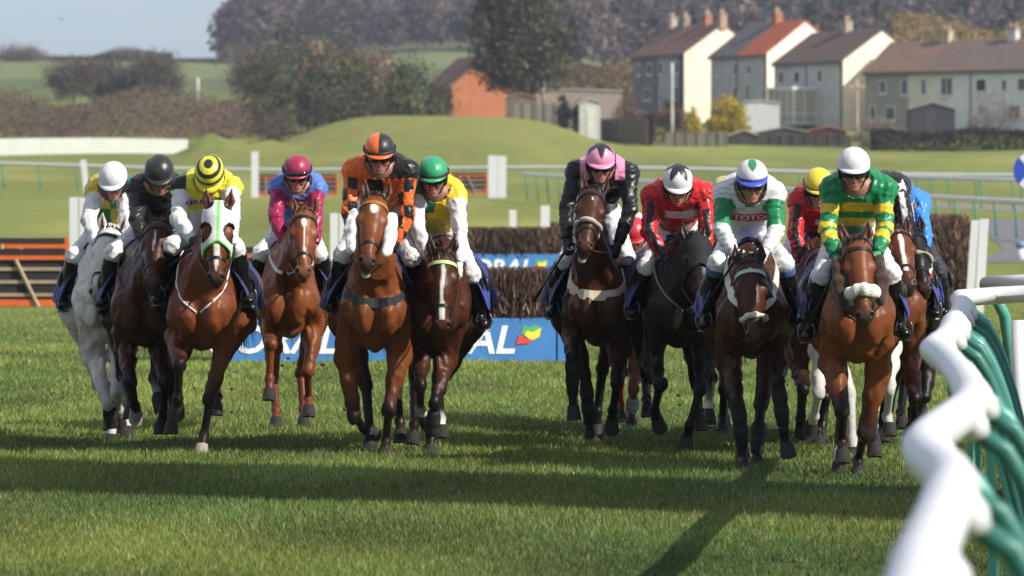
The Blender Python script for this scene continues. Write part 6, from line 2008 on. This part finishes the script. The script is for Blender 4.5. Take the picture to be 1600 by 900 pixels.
BR = (.012, .010, .010)
FIELD = [
 dict(label='grey white horse, leftmost of the field, half hidden by a dark bay', jlabel='person in white cap and yellow and green quartered silks with white sleeves, leftmost rider',
      coat='grey', Y=43.9, cx=162, yaw=-6, poll=(174, 362), muz=(163, 470), headL=.62, hyaw=6, ear=.02,
      legs=dict(fl=dict(el=(148, 560), kn=(172, 628), ft=(175, 668), to=(175, 690), s=(-1, 1, -1)), fr=dict(el=(186, 556), kn=(188, 610), ft=(186, 640), to=(186, 658), s=(-1, 1, 1)),
                hl=dict(kn=(152, 606), ft=(158, 650), to=(161, 668), d=.9), hr=dict(kn=(186, 612), ft=(189, 662), to=(191, 682), d=.7)),
      boots={'fl': ((.02, .02, .022), .30, 1.0), 'hr': ((.02, .02, .022), .3, 1)}, breast=('girth', (.50, .48, .38), .022, 1.10), brow=BR,
      j=dict(head=(176, 271), sh=((140, 290), (207, 290)), el=((131, 342), (208, 345)), ha=((152, 384), (188, 386)), kn=((140, 400), (196, 405)), fo=((115, 478), (205, 480)), pitch=26, yaw=-6,
             silks=quarters((.62, .46, .05), GR, GR, (.62, .46, .05), -.13, W_), cap=plain((.64, .64, .67)), whip=(0, (121, 484)), whip_label='black whip at the knee of the white capped leftmost rider', gloves=(.55, .55, .55))),
 dict(label='dark bay horse running between the grey and the white hooded horse', jlabel='person in plain black cap and black silks between the white cap and the hooped cap',
      coat='darkbay', Y=42.6, cx=224, yaw=-4, poll=(248, 352), muz=(250, 452), hyaw=8, marks=[('blaze', [.12, .2, .3], [.0, .010, .004], [0, 0, 0])], socks={'hr': 2}, hoofc={'fl': 1},
      legs=dict(fl=dict(el=(196, 545), kn=(210, 592), ft=(212, 632), to=(212, 645), s=(-1, 1, 1)), fr=dict(el=(252, 548), kn=(262, 592), ft=(258, 640), to=(256, 656), s=(-1, 1, 1)),
                hl=dict(kn=(190, 590), ft=(194, 632), to=(195, 648), d=.8), hr=dict(kn=(240, 596), ft=(245, 650), to=(245, 676), d=.6)),
      boots={'hr': ((.02, .02, .022), .55, 1.0)}, martingale=BR, cloth=(.05, .09, .42),
      j=dict(head=(249, 261), sh=((204, 285), (284, 288)), el=((206, 342), (284, 345)), ha=((226, 383), (262, 392)), kn=((206, 396), (262, 400)), fo=((177, 474), (270, 480)), pitch=30, yaw=4,
             silks=body_sleeve(BK, (.016, .016, .017)), cap=plain((.014, .014, .015)), whip=(0, (160, 472)), whip_label='black whip held down by the rider in plain black')),
 dict(label='bay horse in a white blinker hood with green trim', jlabel='person in yellow and black hooped cap and yellow silks with white sleeves, head bowed',
      coat='bay', Y=41.7, cx=318, yaw=3, poll=(341, 327), muz=(346, 447), hyaw=-4, headL=.61, ear=.03, hood=((.62, .62, .64), (.20, .62, .12), .285, .054), marks=[('blaze', [.29, .36, .44, .50], [.022, .020, .014, .0], [0, .002, 0, 0])],
      legs=dict(fl=dict(el=(277, 528), kn=(285, 566), ft=(281, 620), to=(279, 638), s=(-1, 1, 1)), fr=dict(el=(350, 532), kn=(328, 626), ft=(317, 680), to=(312, 709), s=(-1, 1, -1)),
                hl=dict(kn=(268, 600), ft=(263, 650), to=(262, 674), d=.6), hr=dict(kn=(334, 590), ft=(336, 622), to=(335, 640), d=.45)),
      socks={}, hoofc={'fr': 1}, martingale=(.62, .62, .60), tail=.15, cloth=(.018, .03, .22),
      j=dict(head=(327, 266), sh=((274, 283), (372, 282)), el=((270, 342), (374, 335)), ha=((303, 376), (362, 385)), kn=((268, 384), (372, 388)), fo=((244, 468), (386, 470)), pitch=52, yaw=-3, headd=-.20,
             silks=silks_yellow, cap=cap_hoops, goggles=None, patch=('BREMO', (.30, .045), (-.01, -.105), W_, (.30, .02, .09)), bend=-.3, whip=(0, (222, 446)), whip_label='black whip slanting below the rider in the hooped cap')),
 dict(label='chestnut horse with a white star and blaze, farthest back of the left group', jlabel='person in maroon cap and blue silks with maroon sleeves on the chestnut',
      coat='chestnut', Y=45.4, cx=452, yaw=2, poll=(475, 334), muz=(480, 431), headL=.58, hyaw=-3, ear=.05, marks=[('star', .022, .13, 0, .045), ('blaze', [.17, .24, .30, .36, .44], [.005, .006, .004, .011, .003], [0, .006, .006, .008, .008])],
      legs=dict(fl=dict(el=(421, 500), kn=(426, 536), ft=(424, 590), to=(424, 620), s=(-1, 1, -1)), fr=dict(el=(490, 508), kn=(482, 580), ft=(482, 622), to=(483, 644), s=(-1, 1, -1)),
                hl=dict(kn=(425, 600), ft=(424, 648), to=(424, 670), d=1.0), hr=dict(kn=(470, 590), ft=(467, 648), to=(468, 669), d=1.0)),
      breast=('strap', (.60, .60, .60), .013, 1.30), martingale=None, cloth=(.020, .045, .36),
      j=dict(head=(464, 258), sh=((426, 284), (505, 284)), el=((423, 338), (502, 341)), ha=((444, 380), (492, 384)), kn=((425, 396), (502, 396)), fo=((398, 464), (514, 452)), pitch=16,
             silks=silks_maroon, cap=plain(MA), cap_band=BK, up_goggles=True, patch=('ultima', (.20, .055), (0, -.118), (.42, .03, .05), (.75, .72, .70))), bare=True),
 dict(label='bright bay horse with white fluffy cheek rolls and a star, mouth open', jlabel='person in orange and black halved cap with orange and black checked silks',
      coat='bright', Y=41.6, cx=585, yaw=-3, poll=(586, 312), muz=(577, 420), headL=.60, hyaw=-4, mouth=1, marks=[('star', .030, .125, 0, .045)],
      legs=dict(fl=dict(el=(541, 560), kn=(553, 650), ft=(566, 670), to=(573, 676), s=(-1, 1, 1)), fr=dict(el=(625, 555), kn=(608, 640), ft=(603, 688), to=(600, 712), s=(-1, 1, -1)),
                hl=dict(kn=(571, 606), ft=(575, 672), to=(576, 705), d=.4), hr=dict(kn=(618, 610), ft=(622, 664), to=(623, 690), d=.7)),
      cheek_rolls=((.72, .71, .68), .040), breast=('girth', (.030, .034, .036), .036, 1.13), brow=(.35, .13, .02), cloth=(.018, .03, .30), flare=.13,
      j=dict(head=(593, 226), sh=((542, 256), (648, 256)), el=((536, 330), (645, 338)), ha=((556, 384), (610, 394)), kn=((545, 398), (650, 404)), fo=((518, 480), (672, 480)), pitch=14,
             silks=silks_orange, cap=cap_halves, cap_band=(.02, .02, .02), patch=None, peak=OR, whip=(0, (512, 470)), whip_label='black whip behind the leg of the orange and black rider'), bare=True),
 dict(label='dark bay horse with a long white blaze, head low beside the bright bay', jlabel='person in green cap and green and yellow quartered silks with white sleeves',
      coat='darkbay', Y=41.95, cx=687, yaw=4, poll=(691, 398), muz=(693, 522), headL=.62, marks=[('blaze', [.07, .13, .25, .34, .42, .50], [.007, .016, .013, .010, .022, .020], [.006, .008, .004, 0, 0, 0])], brow=(.45, .62, .25), ear=.03,
      legs=dict(fl=dict(el=(658, 548), kn=(658, 600), ft=(657, 638), to=(664, 655), s=(-1, 1, 1)), fr=dict(el=(696, 560), kn=(681, 628), ft=(674, 680), to=(671, 709), s=(-1, 1, -1)),
                hl=dict(kn=(648, 620), ft=(645, 668), to=(643, 690), d=.6), hr=dict(kn=(684, 615), ft=(687, 660), to=(688, 680), d=.8)),
      socks={'fl': 1, 'hr': 1}, boots={'fr': ((.02, .02, .022), .35, 1)}, mane_side=-1, cloth=(.02, .04, .36),
      j=dict(head=(676, 262), sh=((640, 288), (724, 298)), el=((642, 350), (728, 354)), ha=((668, 404), (717, 412)), kn=((652, 430), (722, 428)), fo=((640, 500), (739, 508)), pitch=14, yaw=-4, hipz=-.34,
             silks=quarters(GR, YE, YE, YE, -.14, W_), cap=plain((.02, .29, .13)), cap_band=(.015, .03, .02), gloves=(.7, .7, .7))),
 dict(label='dark brown horse with raised nose and a broad cream band across its chest', jlabel='person in black cap with pink points and black silks with pink shoulders',
      coat='brown', Y=43.0, cx=932, yaw=-3, poll=(926, 302), muz=(909, 395), headL=.60, hyaw=-10, mouth=1, marks=[('star', .008, .13, .0, .012)], sheep_nose=((.42, .36, .30), .012, .34),
      legs=dict(fl=dict(el=(893, 526), kn=(893, 556), ft=(894, 612), to=(896, 650), s=(-1, 1, -1)), fr=dict(el=(968, 546), kn=(963, 597), ft=(957, 640), to=(956, 664), s=(-1, 1, 1)),
                hl=dict(kn=(915, 590), ft=(922, 660), to=(924, 695), d=.4), hr=dict(kn=(942, 582), ft=(936, 650), to=(935, 690), d=.7)),
      boots={'fl': ((.014, .014, .015), .05, .95), 'hl': ((.014, .014, .015), .2, 1.0)}, breast=('girth', (.58, .55, .40), .038, 1.16), cloth=(.018, .03, .20),
      j=dict(head=(938, 241), sh=((890, 258), (992, 262)), el=((876, 325), (994, 326)), ha=((886, 376), (966, 382)), kn=((886, 408), (984, 402)), fo=((862, 490), (1000, 486)), pitch=16, yaw=4,
             silks=silks_pink, cap=cap_star(PK, BK, 5, 0), whip=(0, (838, 464)), whip_label='black whip pointing down to the left of the pink and black rider')),
 dict(label='black horse wearing a black hood, between two dark horses on the right', jlabel='person in white cap with a black star and red silks with black sleeve seams',
      coat='seal', Y=42.3, cx=1060, yaw=-6, poll=(1087, 376), muz=(1094, 487), headL=.60, hyaw=-6, hroll=4, hood=((.020, .020, .022), None, .235, .030), marks=[],
      legs=dict(fl=dict(el=(1017, 566), kn=(1029, 598), ft=(1022, 640), to=(1028, 660), s=(-1, 1, 1)), fr=dict(el=(1100, 550), kn=(1092, 606), ft=(1076, 662), to=(1070, 694), s=(-1, 1, 1)),
                hl=dict(kn=(1010, 600), ft=(1014, 630), to=(1016, 645), d=.9), hr=dict(kn=(1090, 610), ft=(1098, 650), to=(1100, 668), d=.9)),
      martingale=(.20, .19, .17), cloth=(.03, .05, .30), flare=.14,
      j=dict(head=(1059, 275), sh=((1008, 296), (1112, 292)), el=((1004, 362), (1112, 358)), ha=((1042, 404), (1104, 402)), kn=((1018, 418), (1108, 420)), fo=((988, 490), (1118, 496)), pitch=26, yaw=3,
             silks=silks_redstripe, cap=cap_star(W_, BK, 5, 36), gloves=(.02, .04, .18), patch=('', (.24, .05), (.02, -.15), (.62, .62, .62), W_), bend=1.0, whip=(0, (978, 490)), whip_label='black whip under the arm of the rider in the black starred cap')),
 dict(label='brown horse with one white foot running hidden behind the black hooded horse', jlabel='person in yellow cap almost hidden behind the green and white rider',
      coat='bay', Y=45.2, cx=1124, yaw=0, poll=(1128, 372), muz=(1130, 475), socks={'fl': 2}, marks=[],
      legs=dict(fl=dict(el=(1104, 530), kn=(1105, 585), ft=(1107, 626), to=(1106, 652), s=(-1, 1, -1)), fr=dict(el=(1138, 540), kn=(1129, 605), ft=(1129, 650), to=(1129, 676), s=(-1, 1, -1)),
                hl=dict(kn=(1112, 600), ft=(1113, 640), to=(1113, 660), d=.8), hr=dict(kn=(1136, 600), ft=(1136, 640), to=(1136, 664), d=.8)), vox=.017,
      j=dict(head=(1133, 294), sh=((1098, 312), (1168, 312)), el=((1098, 362), (1172, 362)), ha=((1114, 398), (1150, 398)), kn=((1098, 410), (1158, 410)), fo=((1080, 480), (1168, 480)), pitch=30,
             silks=body_sleeve((.20, .02, .08), (.20, .02, .08)), cap=plain((.62, .48, .06)))),
 dict(label='chestnut horse glimpsed behind the dark brown horse, bandage on one leg', jlabel='person in red cap crouched low behind the black sleeved rider, white silks with red spots',
      coat='chestnut', Y=46.6, cx=982, yaw=0, poll=(975, 405), muz=(973, 495), marks=[],
      legs=dict(fl=dict(el=(962, 540), kn=(966, 590), ft=(968, 630), to=(968, 650), s=(-1, 1, -1)), fr=dict(el=(996, 548), kn=(990, 606), ft=(987, 642), to=(985, 666), s=(-1, 1, -1)),
                hl=dict(kn=(970, 600), ft=(972, 640), to=(972, 660), d=.8), hr=dict(kn=(990, 600), ft=(990, 640), to=(990, 660), d=.8)), boots={'fr': ((.25, .28, .34), .5, 1.1)}, vox=.017,
      j=dict(head=(990, 356), sh=((962, 378), (1022, 378)), el=((960, 420), (1022, 420)), ha=((972, 446), (1000, 446)), kn=((962, 440), (1010, 440)), fo=((950, 492), (1020, 492)), pitch=24, hipz=-.22,
             silks=lambda m: np.where((noise3(m['V'], 60, 5) > .55)[:, None], np.array([RD]), np.array([W_])), cap=plain((.50, .02, .03)), spots=RD)),
 dict(label='dark bay horse with head down, cream breast straps and a small white noseband', jlabel='person in white cap with a green diamond and white silks with green upper sleeves',
      coat='darkbay', Y=39.6, cx=1174, yaw=0, poll=(1171, 414), muz=(1173, 538), headL=.61, ear=.06, marks=[('star', .010, .06, 0, .010)], brow=(.40, .55, .48), forelock=.4, sheep_nose=((.60, .57, .50), .016, .40),
      legs=dict(fl=dict(el=(1138, 565), kn=(1150, 625), ft=(1157, 690), to=(1158, 732), s=(-1, 1, -1)), fr=dict(el=(1217, 556), kn=(1211, 592), ft=(1221, 668), to=(1228, 704), s=(-1, 1, 1)),
                hl=dict(kn=(1150, 640), ft=(1162, 690), to=(1165, 712), d=.6), hr=dict(kn=(1190, 640), ft=(1186, 700), to=(1185, 733), d=.3)),
      boots={'fr': ((.016, .016, .017), .15, .85), 'fl': ((.012, .012, .012), .1, 1), 'hr': ((.012, .012, .013), .5, 1.1)}, breast=('strap', (.60, .59, .50), .034, 1.12), cloth=(.022, .05, .40),
      j=dict(head=(1175, 268), sh=((1122, 290), (1220, 290)), el=((1116, 358), (1222, 360)), ha=((1146, 394), (1195, 394)), kn=((1124, 412), (1224, 412)), fo=((1105, 508), (1240, 502)), pitch=14,
             silks=silks_green_white, cap=cap_diamond, peak=(.05, .08, .45), boot_top=(.04, .10, .24), gloves=(.7, .7, .7), patch=('TOTO', (.26, .048), (0, -.175), (.50, .03, .05), (.78, .76, .74)), bend=.6, whip=(0, (1092, 494)), whip_label='black whip crossing the boot of the green and white rider')),
 dict(label='dark bay horse running between the two nearest horses, head half hidden', jlabel='person in bright yellow cap and red silks with a black sleeve seam',
      coat='darkbay', Y=43.3, cx=1272, yaw=2, poll=(1282, 396), muz=(1274, 486), ear=.05, marks=[],
      legs=dict(fl=dict(el=(1246, 560), kn=(1252, 606), ft=(1250, 650), to=(1252, 668), s=(-1, 1, 1)), fr=dict(el=(1296, 560), kn=(1286, 620), ft=(1277, 668), to=(1277, 694), s=(-1, 1, -1)),
                hl=dict(kn=(1255, 620), ft=(1258, 660), to=(1258, 680), d=.8), hr=dict(kn=(1295, 620), ft=(1292, 668), to=(1290, 694), d=.7)),
      j=dict(head=(1279, 280), sh=((1238, 304), (1322, 304)), el=((1232, 364), (1322, 366)), ha=((1254, 412), (1300, 412)), kn=((1240, 420), (1312, 420)), fo=((1226, 492), (1320, 492)), pitch=18,
             silks=silks_redstripe, cap=plain((.72, .56, .03)), cap_band=(.25, .2, .03), patch=('', (.16, .04), (.05, -.16), (.70, .70, .70), W_), whip=(0, (1222, 476)), whip_label='black whip beside the knee of the yellow capped rider')),
 dict(label='white legged grey horse hidden right behind the nearest bay', jlabel='person in white silks hidden behind the green and gold hooped rider',
      coat='grey', Y=41.4, cx=1332, yaw=0, poll=(1332, 400), muz=(1334, 490), marks=[],
      legs=dict(fl=dict(el=(1282, 545), kn=(1276, 612), ft=(1272, 650), to=(1268, 668), s=(-1, 1, 1)), fr=dict(el=(1390, 540), kn=(1386, 610), ft=(1386, 650), to=(1390, 672), s=(-1, 1, -1)),
                hl=dict(kn=(1330, 640), ft=(1336, 690), to=(1338, 716), d=.3), hr=dict(kn=(1372, 620), ft=(1371, 670), to=(1370, 690), d=.6)), vox=.016,
      j=dict(head=(1336, 300), sh=((1302, 320), (1370, 320)), el=((1302, 366), (1370, 366)), ha=((1316, 404), (1350, 404)), kn=((1292, 436), (1378, 436)), fo=((1284, 505), (1388, 505)), pitch=30,
             silks=body_sleeve(W_, W_), cap=plain(W_))),
 dict(label='nearest bay horse with a white fluffy noseband and dark brown cheek rolls', jlabel='person in white cap and green silks with gold hoops on the nearest bay',
      coat='bright', Y=38.5, cx=1340, yaw=2, poll=(1338, 380), muz=(1340, 506), headL=.61, ear=.06, marks=[], sheep_nose=((.70, .67, .60), .038, .375), cheek_rolls=((.045, .024, .016), .040), socks={'hl': 1},
      legs=dict(fl=dict(el=(1300, 568), kn=(1313, 640), ft=(1315, 688), to=(1315, 714), s=(-1, 1, -1)), fr=dict(el=(1372, 580), kn=(1350, 678), ft=(1344, 722), to=(1343, 746), s=(-1, 1, -1)),
                hl=dict(kn=(1318, 650), ft=(1314, 712), to=(1314, 738), d=.35), hr=dict(kn=(1366, 650), ft=(1372, 690), to=(1374, 706), d=.7)),
      martingale=BR, cloth=(.022, .045, .40), flare=.12,
      j=dict(head=(1334, 249), sh=((1288, 284), (1394, 282)), el=((1282, 358), (1392, 358)), ha=((1306, 402), (1370, 398)), kn=((1290, 432), (1386, 428)), fo=((1262, 526), (1415, 522)), pitch=10, yaw=-2,
             silks=silks_hoops, cap=plain((.64, .64, .67)), gloves=(.02, .24, .09), whip=(0, (1240, 560)), whip_label='black whip behind the boot of the gold hooped rider')),
 dict(label='chestnut horse with a blaze glimpsed right of the nearest bay', jlabel='person in black silks with a white star and white striped sleeve, bent low',
      coat='bay', Y=43.2, cx=1396, yaw=4, poll=(1402, 366), muz=(1405, 446), headL=.56, marks=[('blaze', [.05, .15, .3, .45], [.006, .02, .014, .018], [0, 0, 0, 0])],
      legs=dict(fl=dict(el=(1372, 560), kn=(1376, 620), ft=(1378, 660), to=(1378, 680), s=(-1, 1, -1)), fr=dict(el=(1425, 560), kn=(1424, 620), ft=(1428, 660), to=(1428, 676), s=(-1, 1, 1)),
                hl=dict(kn=(1382, 640), ft=(1384, 680), to=(1384, 702), d=.5), hr=dict(kn=(1396, 640), ft=(1398, 672), to=(1398, 690), d=.8)), cloth=(.02, .04, .36),
      j=dict(head=(1362, 288), sh=((1352, 292), (1416, 284)), el=((1360, 345), (1424, 340)), ha=((1388, 400), (1412, 396)), kn=((1374, 424), (1432, 420)), fo=((1372, 496), (1436, 490)), pitch=40, yaw=-20, hipz=-.26,
             silks=silks_star, cap=plain(BK), boot_top=(.30, .02, .05), stars=[(1410, 290, .055, W_, 5)])),
 dict(label='black horse at the right rear of the field, beside the tall brush fence end', jlabel='person in sky blue silks bent low at the right rear of the field',
      coat='black', Y=43.9, cx=1420, yaw=5, poll=(1424, 366), muz=(1430, 452), headL=.56, marks=[], sheep_nose=((.35, .33, .30), .010, .26), flare=-.12,
      legs=dict(fl=dict(el=(1414, 545), kn=(1424, 612), ft=(1426, 640), to=(1430, 652), s=(-1, 1, 1)), fr=dict(el=(1452, 548), kn=(1440, 618), ft=(1430, 652), to=(1424, 676), s=(-1, 1, 1)),
                hl=dict(kn=(1415, 620), ft=(1417, 650), to=(1418, 664), d=.8), hr=dict(kn=(1452, 610), ft=(1450, 640), to=(1450, 655), d=.8)), cloth=(.03, .06, .40),
      j=dict(head=(1408, 300), sh=((1388, 308), (1446, 318)), el=((1392, 350), (1452, 366)), ha=((1408, 392), (1436, 402)), kn=((1412, 420), (1456, 424)), fo=((1406, 494), (1466, 500)), pitch=44, yaw=-10, hipz=-.22,
             silks=body_sleeve((.045, .22, .66), (.045, .22, .66)), cap=plain((.03, .16, .5)), breeches=(.012, .012, .014))),
]
import time as _t
for sp in FIELD:
    H = build_horse(sp)
    build_jockey(sp, H)

# ================================================================ TURF THROWN UP
def make_clods():
    g = np.random.default_rng(91)
    m = mat('turf_clod', (.030, .026, .014), .95, noise=(60, .4, 3))
    proto = None
    for px, py, Y in ((369, 581, 41), (362, 608, 41.2), (361, 644, 41), (303, 607, 41.5), (450, 560, 44.5), (441, 571, 44.6), (459, 567, 44.7), (504, 570, 44.5),
                      (1060, 618, 41.5), (1063, 632, 41.6), (1041, 622, 41.5), (1112, 668, 41), (1120, 672, 41), (1231, 602, 41.8), (1238, 588, 41.8), (1096, 700, 40.5), (1208, 688, 39.2), (706, 636, 41), (540, 640, 41)):
        c = P(px, py, Y); r = g.uniform(.006, .015)
        q = MB(); q.sphere(c, (r * 1.3, r, r * .8), 8, (1, 1, 1)); v = q.v[0]
        q.v[0] = c + (v - c) * (1 + .35 * noise3((v - c) / r, 2.2, int(px)))[:, None]
        o = q.build('turf_clod', m, None, c)
        tag(o, 'small dark clod of turf thrown up in the air by the hooves', 'clod', 'clods of turf in the air')
make_clods()
